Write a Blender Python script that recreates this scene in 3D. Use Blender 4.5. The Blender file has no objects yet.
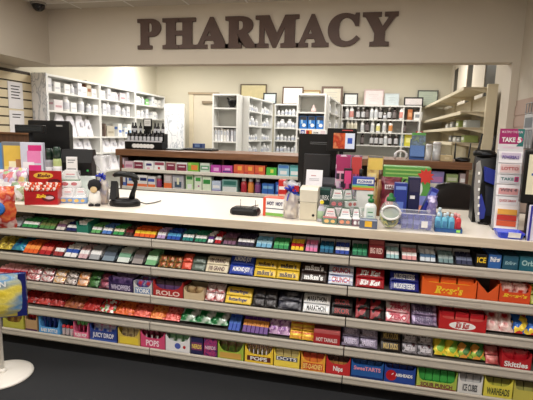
import bpy, bmesh, math, random
from mathutils import Vector, Matrix
S = bpy.context.scene
COL = S.collection
PI = math.pi
rnd = random.Random(11)

# ------------------------------------------------------------------ materials
_mats = {}
def lin(c):
    g = .3 * c[0] + .59 * c[1] + .11 * c[2]; c = [g + (v - g) * .9 for v in c[:3]]
    return tuple(((v / 255.0) / 12.92 if v <= 10 else (((v / 255.0) + .055) / 1.055) ** 2.4) for v in c[:3]) + (1.0,)

def M(c, rough=.5, metal=0.0, var=.06, scale=14.0, bump=0.0, trans=0.0, alpha=1.0, emit=0.0, spec=.5):
    """solid painted / printed surface with a slight noise in its colour"""
    key = ('m', c, rough, metal, var, scale, bump, trans, alpha, emit, spec)
    if key in _mats: return _mats[key]
    m = bpy.data.materials.new('paint'); m.use_nodes = True
    nt = m.node_tree; b = nt.nodes['Principled BSDF']
    tc = nt.nodes.new('ShaderNodeTexCoord'); n = nt.nodes.new('ShaderNodeTexNoise')
    n.inputs['Scale'].default_value = scale; n.inputs['Detail'].default_value = 4
    nt.links.new(tc.outputs['Object'], n.inputs['Vector'])
    r = nt.nodes.new('ShaderNodeValToRGB')
    a = lin(c)
    r.color_ramp.elements[0].position = .25; r.color_ramp.elements[1].position = .75
    r.color_ramp.elements[0].color = tuple(v * (1 - var) for v in a[:3]) + (1,)
    r.color_ramp.elements[1].color = tuple(min(1, v * (1 + var)) for v in a[:3]) + (1,)
    nt.links.new(n.outputs['Fac'], r.inputs['Fac']); nt.links.new(r.outputs['Color'], b.inputs['Base Color'])
    b.inputs['Roughness'].default_value = rough; b.inputs['Metallic'].default_value = metal
    b.inputs['Specular IOR Level'].default_value = spec
    if trans: b.inputs['Transmission Weight'].default_value = trans
    if alpha < 1: b.inputs['Alpha'].default_value = alpha
    if emit:
        nt.links.new(r.outputs['Color'], b.inputs['Emission Color']); b.inputs['Emission Strength'].default_value = emit
    if bump:
        bp = nt.nodes.new('ShaderNodeBump'); bp.inputs['Strength'].default_value = bump; bp.inputs['Distance'].default_value = .01
        nt.links.new(n.outputs['Fac'], bp.inputs['Height']); nt.links.new(bp.outputs['Normal'], b.inputs['Normal'])
    _mats[key] = m
    return m

def foil(cols, scale=40.0, rough=.3, kind='noise', stretch=(1, 1, 1), bump=.35, metal=.15, alpha=1.0):
    """printed wrapper: several ink colours mixed by a procedural pattern"""
    key = ('f', tuple(cols), scale, rough, kind, stretch, bump, metal, alpha)
    if key in _mats: return _mats[key]
    m = bpy.data.materials.new('wrapper'); m.use_nodes = True
    nt = m.node_tree; b = nt.nodes['Principled BSDF']
    tc = nt.nodes.new('ShaderNodeTexCoord'); mp = nt.nodes.new('ShaderNodeMapping')
    mp.inputs['Scale'].default_value = stretch
    nt.links.new(tc.outputs['Object'], mp.inputs['Vector'])
    if kind == 'cell':
        n = nt.nodes.new('ShaderNodeTexVoronoi'); n.inputs['Scale'].default_value = scale
        sep = nt.nodes.new('ShaderNodeSeparateColor'); nt.links.new(n.outputs['Color'], sep.inputs['Color']); out = sep.outputs[0]
    elif kind == 'wave':
        n = nt.nodes.new('ShaderNodeTexWave'); n.inputs['Scale'].default_value = scale; n.inputs['Distortion'].default_value = 2.5; out = n.outputs['Fac']
    else:
        n = nt.nodes.new('ShaderNodeTexNoise'); n.inputs['Scale'].default_value = scale; n.inputs['Detail'].default_value = 2; out = n.outputs['Fac']
    nt.links.new(mp.outputs['Vector'], n.inputs['Vector'])
    r = nt.nodes.new('ShaderNodeValToRGB'); r.color_ramp.interpolation = 'CONSTANT' if kind == 'cell' else 'LINEAR'
    k = len(cols); lo, hi = (0, 1) if kind != 'noise' else (.34, .66)
    e = r.color_ramp.elements
    while len(e) < k: e.new(.5)
    for i, c in enumerate(cols):
        e[i].position = lo + (hi - lo) * (i / k if kind == 'cell' else i / max(1, k - 1)); e[i].color = lin(c)
    nt.links.new(out, r.inputs['Fac']); nt.links.new(r.outputs['Color'], b.inputs['Base Color'])
    b.inputs['Roughness'].default_value = rough; b.inputs['Metallic'].default_value = metal
    if alpha < 1: b.inputs['Alpha'].default_value = alpha
    n2 = nt.nodes.new('ShaderNodeTexNoise'); n2.inputs['Scale'].default_value = 45; nt.links.new(tc.outputs['Object'], n2.inputs['Vector'])
    bp = nt.nodes.new('ShaderNodeBump'); bp.inputs['Strength'].default_value = bump; bp.inputs['Distance'].default_value = .01
    nt.links.new(n2.outputs['Fac'], bp.inputs['Height']); nt.links.new(bp.outputs['Normal'], b.inputs['Normal'])
    _mats[key] = m
    return m

def wood(c1, c2, scale=3.0, rough=.45, axis=(1, 12, 12)):
    key = ('w', c1, c2, scale, axis)
    if key in _mats: return _mats[key]
    m = bpy.data.materials.new('wood'); m.use_nodes = True
    nt = m.node_tree; b = nt.nodes['Principled BSDF']
    tc = nt.nodes.new('ShaderNodeTexCoord'); mp = nt.nodes.new('ShaderNodeMapping'); mp.inputs['Scale'].default_value = axis
    n = nt.nodes.new('ShaderNodeTexNoise'); n.inputs['Scale'].default_value = scale; n.inputs['Detail'].default_value = 6; n.inputs['Distortion'].default_value = .6
    r = nt.nodes.new('ShaderNodeValToRGB'); r.color_ramp.elements[0].position = .3; r.color_ramp.elements[1].position = .7
    r.color_ramp.elements[0].color = lin(c1); r.color_ramp.elements[1].color = lin(c2)
    nt.links.new(tc.outputs['Object'], mp.inputs['Vector']); nt.links.new(mp.outputs['Vector'], n.inputs['Vector'])
    nt.links.new(n.outputs['Fac'], r.inputs['Fac']); nt.links.new(r.outputs['Color'], b.inputs['Base Color'])
    b.inputs['Roughness'].default_value = rough
    _mats[key] = m
    return m

def marble():
    if 'marble' in _mats: return _mats['marble']
    m = bpy.data.materials.new('marble_laminate'); m.use_nodes = True
    nt = m.node_tree; b = nt.nodes['Principled BSDF']
    tc = nt.nodes.new('ShaderNodeTexCoord'); mp = nt.nodes.new('ShaderNodeMapping'); mp.inputs['Rotation'].default_value = (0, .7, 0)
    w = nt.nodes.new('ShaderNodeTexNoise'); w.inputs['Scale'].default_value = 4; w.inputs['Detail'].default_value = 8; w.inputs['Distortion'].default_value = 1.6
    mp.inputs['Scale'].default_value = (2.2, 2.2, .9)
    r = nt.nodes.new('ShaderNodeValToRGB'); e = r.color_ramp.elements
    e[0].position = .46; e[0].color = lin((244, 245, 248)); e[1].position = .545; e[1].color = lin((240, 242, 246))
    x = e.new(.5); x.color = lin((178, 185, 197))
    nt.links.new(tc.outputs['Object'], mp.inputs['Vector']); nt.links.new(mp.outputs['Vector'], w.inputs['Vector'])
    nt.links.new(w.outputs['Fac'], r.inputs['Fac']); nt.links.new(r.outputs['Color'], b.inputs['Base Color'])
    b.inputs['Roughness'].default_value = .35
    _mats['marble'] = m
    return m

def clear(c=(255, 255, 255), alpha=.25, rough=.08):
    """thin clear plastic"""
    key = ('c', c, alpha, rough)
    if key in _mats: return _mats[key]
    m = bpy.data.materials.new('clear_plastic'); m.use_nodes = True
    nt = m.node_tree; b = nt.nodes['Principled BSDF']
    tc = nt.nodes.new('ShaderNodeTexCoord'); n = nt.nodes.new('ShaderNodeTexNoise'); n.inputs['Scale'].default_value = 30
    bp = nt.nodes.new('ShaderNodeBump'); bp.inputs['Strength'].default_value = .3; bp.inputs['Distance'].default_value = .01
    nt.links.new(tc.outputs['Object'], n.inputs['Vector']); nt.links.new(n.outputs['Fac'], bp.inputs['Height']); nt.links.new(bp.outputs['Normal'], b.inputs['Normal'])
    b.inputs['Base Color'].default_value = lin(c); b.inputs['Roughness'].default_value = rough
    b.inputs['Alpha'].default_value = alpha; b.inputs['Specular IOR Level'].default_value = .8
    _mats[key] = m
    return m

# ------------------------------------------------------------------ lettering
_txt = {}
def serif(s):
    o = ''
    for ch in s:
        if 'A' <= ch <= 'Z': o += chr(0x1D400 + ord(ch) - 65)
        elif 'a' <= ch <= 'z': o += chr(0x1D41A + ord(ch) - 97)
        else: o += ch
    return o
def italic(s):
    o = ''
    for ch in s:
        if 'A' <= ch <= 'Z': o += chr(0x1D468 + ord(ch) - 65)
        elif 'a' <= ch <= 'z': o += chr(0x1D482 + ord(ch) - 97)
        else: o += ch
    return o
def text_geo(s, bold=.02, extrude=0.0):
    key = (s, bold, extrude)
    if key in _txt: return _txt[key]
    cu = bpy.data.curves.new('t', 'FONT'); cu.body = s; cu.size = 1; cu.offset = bold; cu.resolution_u = 3; cu.extrude = extrude
    o = bpy.data.objects.new('t', cu); COL.objects.link(o)
    dg = bpy.context.evaluated_depsgraph_get(); me = o.evaluated_get(dg).to_mesh()
    vs = [v.co.copy() for v in me.vertices]; fs = [tuple(p.vertices) for p in me.polygons]
    o.evaluated_get(dg).to_mesh_clear(); bpy.data.objects.remove(o); bpy.data.curves.remove(cu)
    x0 = min(v.x for v in vs); x1 = max(v.x for v in vs); y0 = min(v.y for v in vs); y1 = max(v.y for v in vs)
    zs = max(1e-9, max(v.z for v in vs) - min(v.z for v in vs)); zm = min(v.z for v in vs)
    vs = [((v.x - x0) / (x1 - x0), (v.y - y0) / (y1 - y0), (v.z - zm) / zs if extrude else 0.0) for v in vs]
    _txt[key] = (vs, fs)
    return _txt[key]

# ------------------------------------------------------------------ mesh builder
class MB:
    def __init__(s):
        s.v = []; s.f = []; s.mi = []; s.sm = []; s.mats = []; s.T = Matrix.Identity(4)
    def mid(s, m):
        if m not in s.mats: s.mats.append(m)
        return s.mats.index(m)
    def add(s, vs, fs, m, smooth=False):
        o = len(s.v); k = s.mid(m)
        s.v += [s.T @ Vector(p) for p in vs]
        for f in fs:
            s.f.append(tuple(i + o for i in f)); s.mi.append(k); s.sm.append(smooth)
        return s
    def box(s, x0, x1, y0, y1, z0, z1, m, b=0.0):
        b = min(b, (x1 - x0) * .45, (y1 - y0) * .45, (z1 - z0) * .45)
        if b <= 0:
            vs = [(x, y, z) for z in (z0, z1) for y in (y0, y1) for x in (x0, x1)]
            return s.add(vs, [(0, 2, 3, 1), (4, 5, 7, 6), (0, 1, 5, 4), (2, 6, 7, 3), (0, 4, 6, 2), (1, 3, 7, 5)], m)
        bm = bmesh.new(); bmesh.ops.create_cube(bm, size=1)
        for v in bm.verts: v.co = ((x0 + x1) / 2 + v.co.x * (x1 - x0), (y0 + y1) / 2 + v.co.y * (y1 - y0), (z0 + z1) / 2 + v.co.z * (z1 - z0))
        bmesh.ops.bevel(bm, geom=bm.edges[:], offset=b, segments=2, affect='EDGES', profile=.5)
        return s.bm(bm, m)
    def bm(s, bm, m, smooth=False):
        bm.verts.index_update()
        s.add([v.co.copy() for v in bm.verts], [tuple(v.index for v in f.verts) for f in bm.faces], m, smooth); bm.free()
        return s
    def prism(s, poly, axis, a, c, m):
        """poly in the two other axes (x: (y,z); y: (x,z); z: (x,y))"""
        def P(p, t): return {'x': (t, p[0], p[1]), 'y': (p[0], t, p[1]), 'z': (p[0], p[1], t)}[axis]
        n = len(poly); vs = [P(p, a) for p in poly] + [P(p, c) for p in poly]
        fs = [tuple(range(n)), tuple(range(2 * n - 1, n - 1, -1))] + [(i, i + n, (i + 1) % n + n, (i + 1) % n) for i in range(n)]
        return s.add(vs, fs, m)
    def lathe(s, prof, m, c=(0, 0, 0), n=16, smooth=True, sx=1.0, sy=1.0):
        vs = []; fs = []
        for r, z in prof:
            for i in range(n):
                a = 2 * PI * i / n; vs.append((c[0] + r * sx * math.cos(a), c[1] + r * sy * math.sin(a), c[2] + z))
        for j in range(len(prof) - 1):
            for i in range(n):
                fs.append((j * n + i, j * n + (i + 1) % n, (j + 1) * n + (i + 1) % n, (j + 1) * n + i))
        fs.append(tuple(range(n - 1, -1, -1))); fs.append(tuple((len(prof) - 1) * n + i for i in range(n)))
        return s.add(vs, fs, m, smooth)
    def loft(s, rings, m, smooth=True):
        n = len(rings[0]); vs = [p for r in rings for p in r]; fs = []
        for j in range(len(rings) - 1):
            for i in range(n):
                fs.append((j * n + i, j * n + (i + 1) % n, (j + 1) * n + (i + 1) % n, (j + 1) * n + i))
        fs.append(tuple(range(n - 1, -1, -1))); fs.append(tuple((len(rings) - 1) * n + i for i in range(n)))
        return s.add(vs, fs, m, smooth)
    def tube(s, pts, r, m, n=8):
        pts = [Vector(p) for p in pts]; rings = []
        for i, p in enumerate(pts):
            d = (pts[min(i + 1, len(pts) - 1)] - pts[max(i - 1, 0)]).normalized()
            u = d.cross(Vector((0, 0, 1)) if abs(d.z) < .9 else Vector((1, 0, 0))).normalized(); w = d.cross(u)
            rr = r[i] if isinstance(r, (list, tuple)) else r
            rings.append([tuple(p + u * math.cos(2 * PI * k / n) * rr + w * math.sin(2 * PI * k / n) * rr) for k in range(n)])
        return s.loft(rings, m)
    def pillow(s, w, h, t, m, seed=0, nx=12, nz=14, wr=.12, crimp=.06, mc=None):
        """stuffed bag standing in the xz plane, base on z=0, middle plane at y=0"""
        q = random.Random(seed)
        ph = [(q.uniform(0, 6), q.uniform(2, 7), q.uniform(2, 7)) for _ in range(4)]
        for side in (-1, 1):
            vs = []
            for j in range(nz + 1):
                for i in range(nx + 1):
                    u = i / nx; v = j / nz
                    e = max(0, 1 - abs(2 * u - 1) ** 3) ** .5 * (max(0, 1 - abs(2 * (v - crimp) / (1 - 2 * crimp) - 1) ** 3) ** .5 if crimp < v < 1 - crimp else 0)
                    rip = sum(math.sin(a + b * u * 3 + c * v * 3) for a, b, c in ph) * wr * .25 + q.uniform(-.04, .04) * (wr > 0)
                    vs.append(((u - .5) * w * (1 - .05 * e) + (.004 * math.sin(v * 19) if i in (0, nx) else 0), side * (t / 2 * e * (1 + rip) + .0006), v * h))
            fs = []
            for j in range(nz):
                for i in range(nx):
                    a = j * (nx + 1) + i; f = (a, a + 1, a + nx + 2, a + nx + 1)
                    fs.append(f if side < 0 else f[::-1])
            s.add(vs, fs, m, True)
        if mc:
            for z0, z1 in ((0, crimp * h), (h - crimp * h, h)):
                s.box(-w / 2, w / 2, -.002, .002, z0, z1, mc)
        return s
    def text(s, t, x0, x1, z0, z1, y, m, bold=.02, depth=0.0):
        """lettering in the xz plane facing -y"""
        vs, fs = text_geo(t, bold, .05 if depth else 0.0)
        return s.add([(x0 + (x1 - x0) * a, y - depth * c, z0 + (z1 - z0) * b) for a, b, c in vs], fs, m)
    def build(s, name, parent=None, label=None, bevel=0):
        me = bpy.data.meshes.new(name); me.from_pydata([tuple(v) for v in s.v], [], s.f)
        for m in s.mats: me.materials.append(m)
        me.polygons.foreach_set('material_index', s.mi); me.polygons.foreach_set('use_smooth', s.sm)
        me.update()
        o = bpy.data.objects.new(name, me); COL.objects.link(o)
        if parent: o.parent = parent
        if label: o['label'] = label
        return o

def part(name, parent, fn, label=None):
    b = MB(); fn(b); return b.build(name, parent, label)

# ------------------------------------------------------------------ things and their labels
REG = []      # (object, description, place, order key, landmark)
def thing(name, loc=(0, 0, 0), rz=0.0):
    o = bpy.data.objects.new(name, None); COL.objects.link(o); o.location = (loc[0], loc[1], loc[2] + (.0007 if loc[2] > .1 else 0)); o.rotation_euler = (0, 0, rz); o.empty_display_size = .03
    return o
def tag(o, label, cat, group=None):
    o['label'] = label; o['category'] = cat
    if group: o['group'] = group
    return o
def structure(o):
    o['kind'] = 'structure'; return o
def dup(o):
    r = o.copy(); COL.objects.link(r)
    for ch in list(o.children):
        c = ch.copy(); COL.objects.link(c); c.parent = r; c.matrix_parent_inverse = ch.matrix_parent_inverse
        for g in list(ch.children):
            d = g.copy(); COL.objects.link(d); d.parent = c
    return r
def reg(o, desc, where, cat, group=None, order=0.0, mark='from white pole'):
    o['category'] = cat
    if group: o['group'] = group
    REG.append((o, desc, where, order, mark))
    return o
ORD = ['first', 'second', 'third', 'fourth', 'fifth', 'sixth', 'seventh', 'eighth', 'ninth', 'tenth', 'eleventh', 'twelfth', 'thirteenth', 'fourteenth', 'fifteenth', 'sixteenth', 'seventeenth', 'eighteenth']
def trim_label(s):
    for a, c in ((' with a ', ' with '), (' in the ', ' in '), (' of the ', ' of '), (' on the ', ' on '), (' behind the ', ' behind '), (' the ', ' '), ('clear bag of', 'bag of'), (' candy shelf', ' shelf'), ('second row, ', 'middle row, ')):
        if len(s.split()) <= 16: break
        s = s.replace(a, c)
    return s
def finish_labels():
    number_labels()
    for r in REG: r[0]['label'] = trim_label(r[0]['label'])
def number_labels():
    by = {}
    for r in REG: by.setdefault((r[1], r[2]), []).append(r)
    for (d, w), rs in by.items():
        if len(rs) == 1:
            rs[0][0]['label'] = (d + ' ' + w).strip().replace(' ,', ','); continue
        rs.sort(key=lambda r: r[3])
        for i, r in enumerate(rs):
            r[0]['label'] = f"{d} {w}, {ORD[i] if i < len(ORD) else str(i + 1) + 'th'} {r[4]}".replace(' ,', ',')
def put(o, x, y, z, rz=0.0, rx=0.0, s=None):
    o.location = (x, y, z + .0007); o.rotation_euler = (rx, 0, rz)
    if s: o.scale = s
    return o

# ================================================================== camera
cam_d = bpy.data.cameras.new('camera'); cam = bpy.data.objects.new('camera', cam_d); COL.objects.link(cam); S.camera = cam
F_PX, PITCH, ROLL, YAW, CD, CH = 437.765, .15, .029, .216, 2.453, 1.508
fw = Vector((-math.sin(YAW) * math.cos(PITCH), math.cos(YAW) * math.cos(PITCH), -math.sin(PITCH)))
r0 = Vector((math.cos(YAW), math.sin(YAW), 0)); u0 = r0.cross(fw)
rt = r0 * math.cos(ROLL) + u0 * math.sin(ROLL); up = -r0 * math.sin(ROLL) + u0 * math.cos(ROLL)
mw = Matrix((rt, up, -fw)).transposed().to_4x4(); mw.translation = (0, -CD, CH)
cam.matrix_world = mw
cam_d.sensor_width = 36; cam_d.lens = F_PX * 36 / 533; cam_d.clip_start = .02; cam_d.clip_end = 60

# ================================================================== the room
CREAM = M((208, 198, 182), .75, var=.02, scale=3); CREAM2 = M((212, 205, 184), .75, var=.02, scale=3)
GREYW = M((196, 186, 170), .8, var=.02, scale=3); PINKW = M((176, 150, 136), .7, var=.04, scale=5)
CARPET = M((34, 36, 40), .95, var=.45, scale=260, bump=.5)
VINYL = M((190, 180, 165), .5, var=.05, scale=4)
CEIL = M((205, 200, 190), .9, var=.06, scale=120)
SLAT = M((222, 206, 168), .6, var=.02, scale=4); GROOVE = M((64, 54, 44), .8)
DARKGLASS = M((34, 33, 30), .4, var=.1)
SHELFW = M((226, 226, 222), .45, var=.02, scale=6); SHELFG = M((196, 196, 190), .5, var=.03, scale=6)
WHITE = M((236, 236, 234), .45, var=.015); PAPER = M((232, 230, 232), .7, var=.02)
BLACK = M((11, 11, 13), .38, var=.2, spec=.35); BLACKM = M((16, 16, 18), .6, var=.2, spec=.3); INK = M((40, 38, 40), .6)
GREYP = M((120, 122, 124), .5); SILVER = M((186, 188, 190), .25, metal=.7)

def struct_box(name, x0, x1, y0, y1, z0, z1, m):
    b = MB(); b.box(x0, x1, y0, y1, z0, z1, m); return structure(b.build(name))
XL, XR, YB, YH = -3.95, 1.27, 5.5, 1.9          # slat wall, right wall, back wall, header plane
b = MB(); b.box(XL - .1, 1.45, -3.4, 2.0, -.06, 0, CARPET); b.box(XL - .1, 1.45, 2.0, YB + .1, -.06, 0, VINYL); structure(b.build('floor'))
b = MB(); b.box(XL - .1, 1.45, -3.4, YB + .1, 2.77, 2.83, CEIL)
for i in range(10):
    b.box(XL + .3 + i * .61, XL + .315 + i * .61, -3.4, YH, 2.766, 2.77, WHITE)
for i in range(9):
    b.box(XL, 1.27, -3.2 + i * .61, -3.185 + i * .61, 2.766, 2.77, WHITE)
structure(b.build('ceiling'))
struct_box('wall_header', -3.445, 1.285, YH, YH + .14, 2.19, 2.77, CREAM)
struct_box('wall_soffit_left', XL - .02, -3.445, -3.4, YH + .14, 2.19, 2.77, GREYW)
struct_box('wall_left', XL - .1, XL - .02, -3.4, YB + .1, 0, 2.77, CREAM2)
struct_box('wall_back', XL - .02, 1.45, YB, YB + .1, 0, 2.77, CREAM2)
struct_box('wall_rear', XL - .1, 1.45, -3.5, -3.4, 0, 2.77, GREYW)
# slotted display wall on the left
b = MB(); b.box(XL - .02, XL - .004, -3.4, 2.19, 0, 2.15, GROOVE)
z = .03
while z < 2.1:
    b.box(XL - .006, XL + .008, -3.4, 2.19, z, min(2.15, z + .083), SLAT); z += .1
structure(b.build('wall_slatted'))
# right side
struct_box('wall_right_pier', 1.222, 1.285, YH, YH + .25, 0, 2.19, CREAM)
struct_box('wall_right', 1.285, 1.36, -3.4, YH + .1, 1.86, 2.77, GREYW)
b = MB(); b.box(1.285, 1.36, -3.4, YH + .1, 0, 1.86, PINKW)
for i in range(18): b.box(1.279, 1.287, -3.4, YH, .03 + i * .1, .112 + i * .1, PINKW)
structure(b.build('wall_right_panelling'))
b = MB()
for y0, y1 in ((2.15, 2.822), (3.297, 3.931), (4.274, 4.926), (5.26, 5.5)): b.box(1.325, 1.4, y0, y1, 0, 2.77, CREAM)
b.box(1.33, 1.4, 2.1, YB, 0, 1.9, CREAM); b.box(1.33, 1.4, 2.1, YB, 2.6, 2.77, CREAM)
structure(b.build('wall_right_pharmacy'))
for i, (y0, y1) in enumerate(((2.822, 3.297), (3.931, 4.274), (4.926, 5.26))):
    b = MB(); b.box(1.335, 1.39, y0, y1, 1.9, 2.6, DARKGLASS); b.box(1.33, 1.336, y0, y0 + .02, 1.9, 2.6, GROOVE); structure(b.build(f'window_{i + 1}'))
# closed door on the back wall
b = MB(); DOORC = M((216, 206, 184), .55, var=.02)
b.box(-3.22, -2.76, YB - .03, YB, 0, 2.2, DOORC, .004); d1 = structure(b.build('door_1'))
part('trim_1', d1, lambda b: (b.box(-3.28, -3.2, YB - .05, YB, 0, 2.23, M((222, 208, 178), .6)), b.box(-2.78, -2.72, YB - .05, YB, 0, 2.23, M((222, 208, 178), .6)), b.box(-3.3, -2.7, YB - .06, YB, 2.2, 2.24, M((170, 150, 122), .6))))
part('door_handle', d1, lambda b: (b.box(-3.02, -2.8, YB - .075, YB - .03, 2.03, 2.08, M((140, 122, 98), .5), .005),))
struct_box('baseboard_front', XL, 1.27, 2.06, 2.07, 0, .1, GROOVE)

# ------------------------------------------------------------------ sign letters on the header
BROWN = M((84, 60, 50), .55, var=.06)
LET = [('P', -2.372, -2.112), ('H', -2.092, -1.732), ('A', -1.738, -1.384), ('R', -1.420, -1.096), ('M', -1.112, -.682), ('A', -.704, -.394), ('C', -.408, -.106), ('Y', -.092, .228)]
for i, (ch, x0, x1) in enumerate(LET):
    b = MB(); xc = (x0 + x1) / 2
    b.text(serif(ch), x0 - xc, x1 - xc, 0, .3, 0, BROWN, .035, .022)
    o = b.build('sign_letter'); o.location = (xc, YH - .001, 2.34)
    desc = {0: 'brown raised serif letter P starting the wall sign', 1: 'brown raised serif letter H on the header wall', 2: 'brown raised serif letter A between the H and the R', 3: 'brown raised serif letter R on the header wall',
            4: 'brown raised serif letter M on the header wall', 5: 'brown raised serif letter A between the M and the C', 6: 'brown raised serif letter C on the header wall', 7: 'brown raised serif letter Y ending the wall sign'}[i]
    tag(o, desc, 'sign letter', 'pharmacy sign letters')
# dome camera in the corner
t = thing('security_camera', (-3.36, 1.66, 2.77)); tag(t, 'dark dome security camera under the ceiling in the corner', 'security camera')
part('mount', t, lambda b: b.lathe([(.075, -.02), (.08, -.012), (.08, 0)], M((150, 146, 140), .4)))
part('dome', t, lambda b: b.lathe([(.005, -.085), (.03, -.08), (.052, -.06), (.062, -.035), (.064, -.02)], M((30, 30, 34), .1)))

# ================================================================== candy counter
LIP = [(0.0, .836), (-.011, .66), (-.022, .477), (-.033, .303), (-.044, .13)]
RAIL = M((192, 185, 172), .5, var=.03, scale=8); RAILD = M((160, 153, 142), .5); DECK = M((96, 92, 86), .6)
BACKP = M((58, 55, 52), .7)
JX = [-2.488, -1.268, -.048, 1.172]
for k in range(3):
    x0, x1 = JX[k] + .003, JX[k + 1] - .003
    t = thing('candy_shelf_unit', ((x0 + x1) / 2, 0, 0)); hw = (x1 - x0) / 2
    tag(t, ['grey steel candy shelving section beside the white floor stand', 'grey steel candy shelving section in the middle of the counter front', 'grey steel candy shelving section below the lottery ticket rack'][k], 'shelving unit', 'candy shelving under the counter')
    part('back_panel', t, lambda b: b.box(-hw, hw, .45, .48, 0, .945, BACKP))
    part('kick_plate', t, lambda b: b.box(-hw, hw, .0, .02, 0, .075, BLACKM))
    for s_ in (-1, 1): part('upright', t, lambda b: b.box(s_ * (hw - .012) - .011, s_ * (hw - .012) + .011, .41, .45, 0, .945, BACKP))
    for i, (yl, zl) in enumerate(LIP):
        h = .058 if i < 4 else .05
        sh = part('shelf' if i < 4 else 'base_shelf', t, lambda b: b.box(-hw, hw, yl + .012, .45, zl - .035, zl - .012, DECK))
        def rail(b):
            b.prism([(yl + .012, zl - .002), (yl + .004, zl), (yl, zl - .006), (yl, zl - h + .006), (yl + .004, zl - h), (yl + .012, zl - h)], 'x', -hw, hw, RAIL)
            b.box(-hw, hw, yl - .002, yl + .004, zl - .016, zl - .011, RAILD)
            b.box(-hw, hw, yl - .002, yl + .004, zl - h + .008, zl - h + .013, RAILD)
            if i in (0, 1, 2): b.box(-.1, .1, yl - .0015, yl, zl - h + .02, zl - h + .032, M((184, 176, 164), .5))
        part('price_rail', sh, rail)
b = MB(); TOP = M((240, 232, 218), .35, var=.015, scale=5); EDGE = wood((196, 180, 158), (212, 198, 176), 4)
b.box(-3.0, 1.27, -.012, .95, .95, 1.0, TOP, .003)
ct = b.build('countertop'); tag(ct, 'long cream laminate countertop above the candy shelves', 'countertop')
part('edge_band', ct, lambda b: b.box(-3.0, 1.27, -.02, -.0121, .951, .999, EDGE), 'beige wood-look front edge')
part('cable_cover', ct, lambda b: b.box(-3.0, 1.27, .93, .95, 1.0, 1.006, M((60, 54, 48), .6)))
b = MB(); b.box(-3.0, 1.27, .5, .9, 0, .95, M((72, 58, 48), .6), .004); cb = b.build('counter_cabinet'); tag(cb, 'closed brown base cabinet carrying the back of the countertop', 'cabinet')
for x in (-2.2, -1.1, 0.0, .9): part('cabinet_door', cb, lambda b: b.box(x - .35, x + .35, .9, .915, .1, .9, M((80, 64, 52), .55), .004))

# ------------------------------------------------------------------ product makers
CRIMP = .010
def bar_mesh(b, L, H, D, m, mc=None):
    """flow-wrapped bar lying along x, 0..D in y, 0..H in z"""
    rings = []
    for x, s_, q in ((-L / 2, .04, 1), (-L / 2 + .008, .04, 1), (-L / 2 + .016, .8, .94), (-L / 2 + .028, 1, .97), (0, .97, 1), (L / 2 - .028, 1, .97), (L / 2 - .016, .8, .94), (L / 2 - .008, .04, 1), (L / 2, .04, 1)):
        r = []
        for k in range(12):
            a = 2 * PI * (k + .5) / 12; cy = math.copysign(abs(math.cos(a)) ** .55, math.cos(a)); cz = math.copysign(abs(math.sin(a)) ** .55, math.sin(a))
            r.append((x, D / 2 + D / 2 * s_ * cy, H / 2 + H / 2 * q * cz))
        rings.append(r)
    b.loft(rings, m)
def make_bar(L, H, D, wrap, text=None, tc=None, style=str, name='candy_bar', bold=.03):
    b = MB(); bar_mesh(b, L, H, D, wrap); o = b.build(name)
    if text:
        part('lettering', o, lambda b: b.text(style(text), -L * .36, L * .36, H * .2, H * .8, -.0012, tc, bold))
    return o
def make_pack(w, L, D, m1, m2, text=None, tc=None, name='gum_pack'):
    """flat pack standing on its short end: x=w, z=L, y=D"""
    b = MB(); b.box(-w / 2, w / 2, 0, D, 0, L, m1, .002)
    o = b.build(name)
    def band(b):
        b.box(-w / 2 - .0004, w / 2 + .0004, -.0006, D + .0006, L * .36, L * .68, m2)
    part('printed_band', o, band)
    if text: part('lettering', o, lambda b: b.text(text, -w * .42, w * .42, L * .6, L * .8, -.001, tc))
    return o
def make_tray(w, d, hf, hb, m, name='display_tray', hood=None):
    t = .003; b = MB()
    b.box(-w / 2, w / 2, 0, d, 0, t, m); b.box(-w / 2, w / 2, 0, t, t, hf, m); b.box(-w / 2, w / 2, d - t, d, t, hb, m)
    for s_ in (-1, 1):
        x = s_ * w / 2; b.prism([(t, t), (d - t, t), (d - t, hb), (d * .55, hb), (t, hf)], 'x', min(x, x - s_ * t), max(x, x - s_ * t), m)
    o = b.build(name)
    if hood: part('header_card', o, lambda b: b.box(-w / 2, w / 2, d - t - .002, d - t, hb, hood, M((176, 178, 180), .35)), 'pale grey header card')
    return o
def make_cut(w, d, h, hc, m, text=None, tc=None, style=str, inner=None, curve='u', panel=None, band=None, back=1.12, tz=None, letter_w=.8, side=None):
    """display carton with a cut-away front"""
    t = .003; b = MB(); inner = inner or m
    n = 14; top = []
    for i in range(n + 1):
        u = i / n * 2 - 1
        k = min(1, abs(u)) ** (4 if curve == 'u' else 1 if curve == 'v' else 12)
        top.append((u * w / 2, hc + (h - hc) * k))
    for i in range(n):
        (xa, za), (xb, zb) = top[i], top[i + 1]
        b.prism([(xa, 0), (xb, 0), (xb, zb), (xa, za)], 'y', 0, t, m)
    b.box(-w / 2, w / 2, t, d, 0, t, inner); b.box(-w / 2, w / 2, d - t, d, t, h * back, inner)
    for s_ in (-1, 1):
        x = s_ * w / 2; b.prism([(t, t), (d - t, t), (d - t, h * (side or back)), (t, h)], 'x', min(x, x - s_ * t), max(x, x - s_ * t), m)
    o = b.build('display_carton')
    z0, z1 = tz or (hc * .22, hc * .82)
    if panel: part('printed_panel', o, lambda b: b.box(-w * .42, w * .42, -.0006, 0, z0 - .15 * (z1 - z0), z1 + .15 * (z1 - z0), panel))
    if band: part('printed_band', o, lambda b: b.box(-w / 2 + .001, w / 2 - .001, -.0005, 0, 0, hc * .18, band))
    if text: part('lettering', o, lambda b: b.text(style(text), -w * letter_w / 2, w * letter_w / 2, z0, z1, -.0014, tc, .03))
    return o
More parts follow.
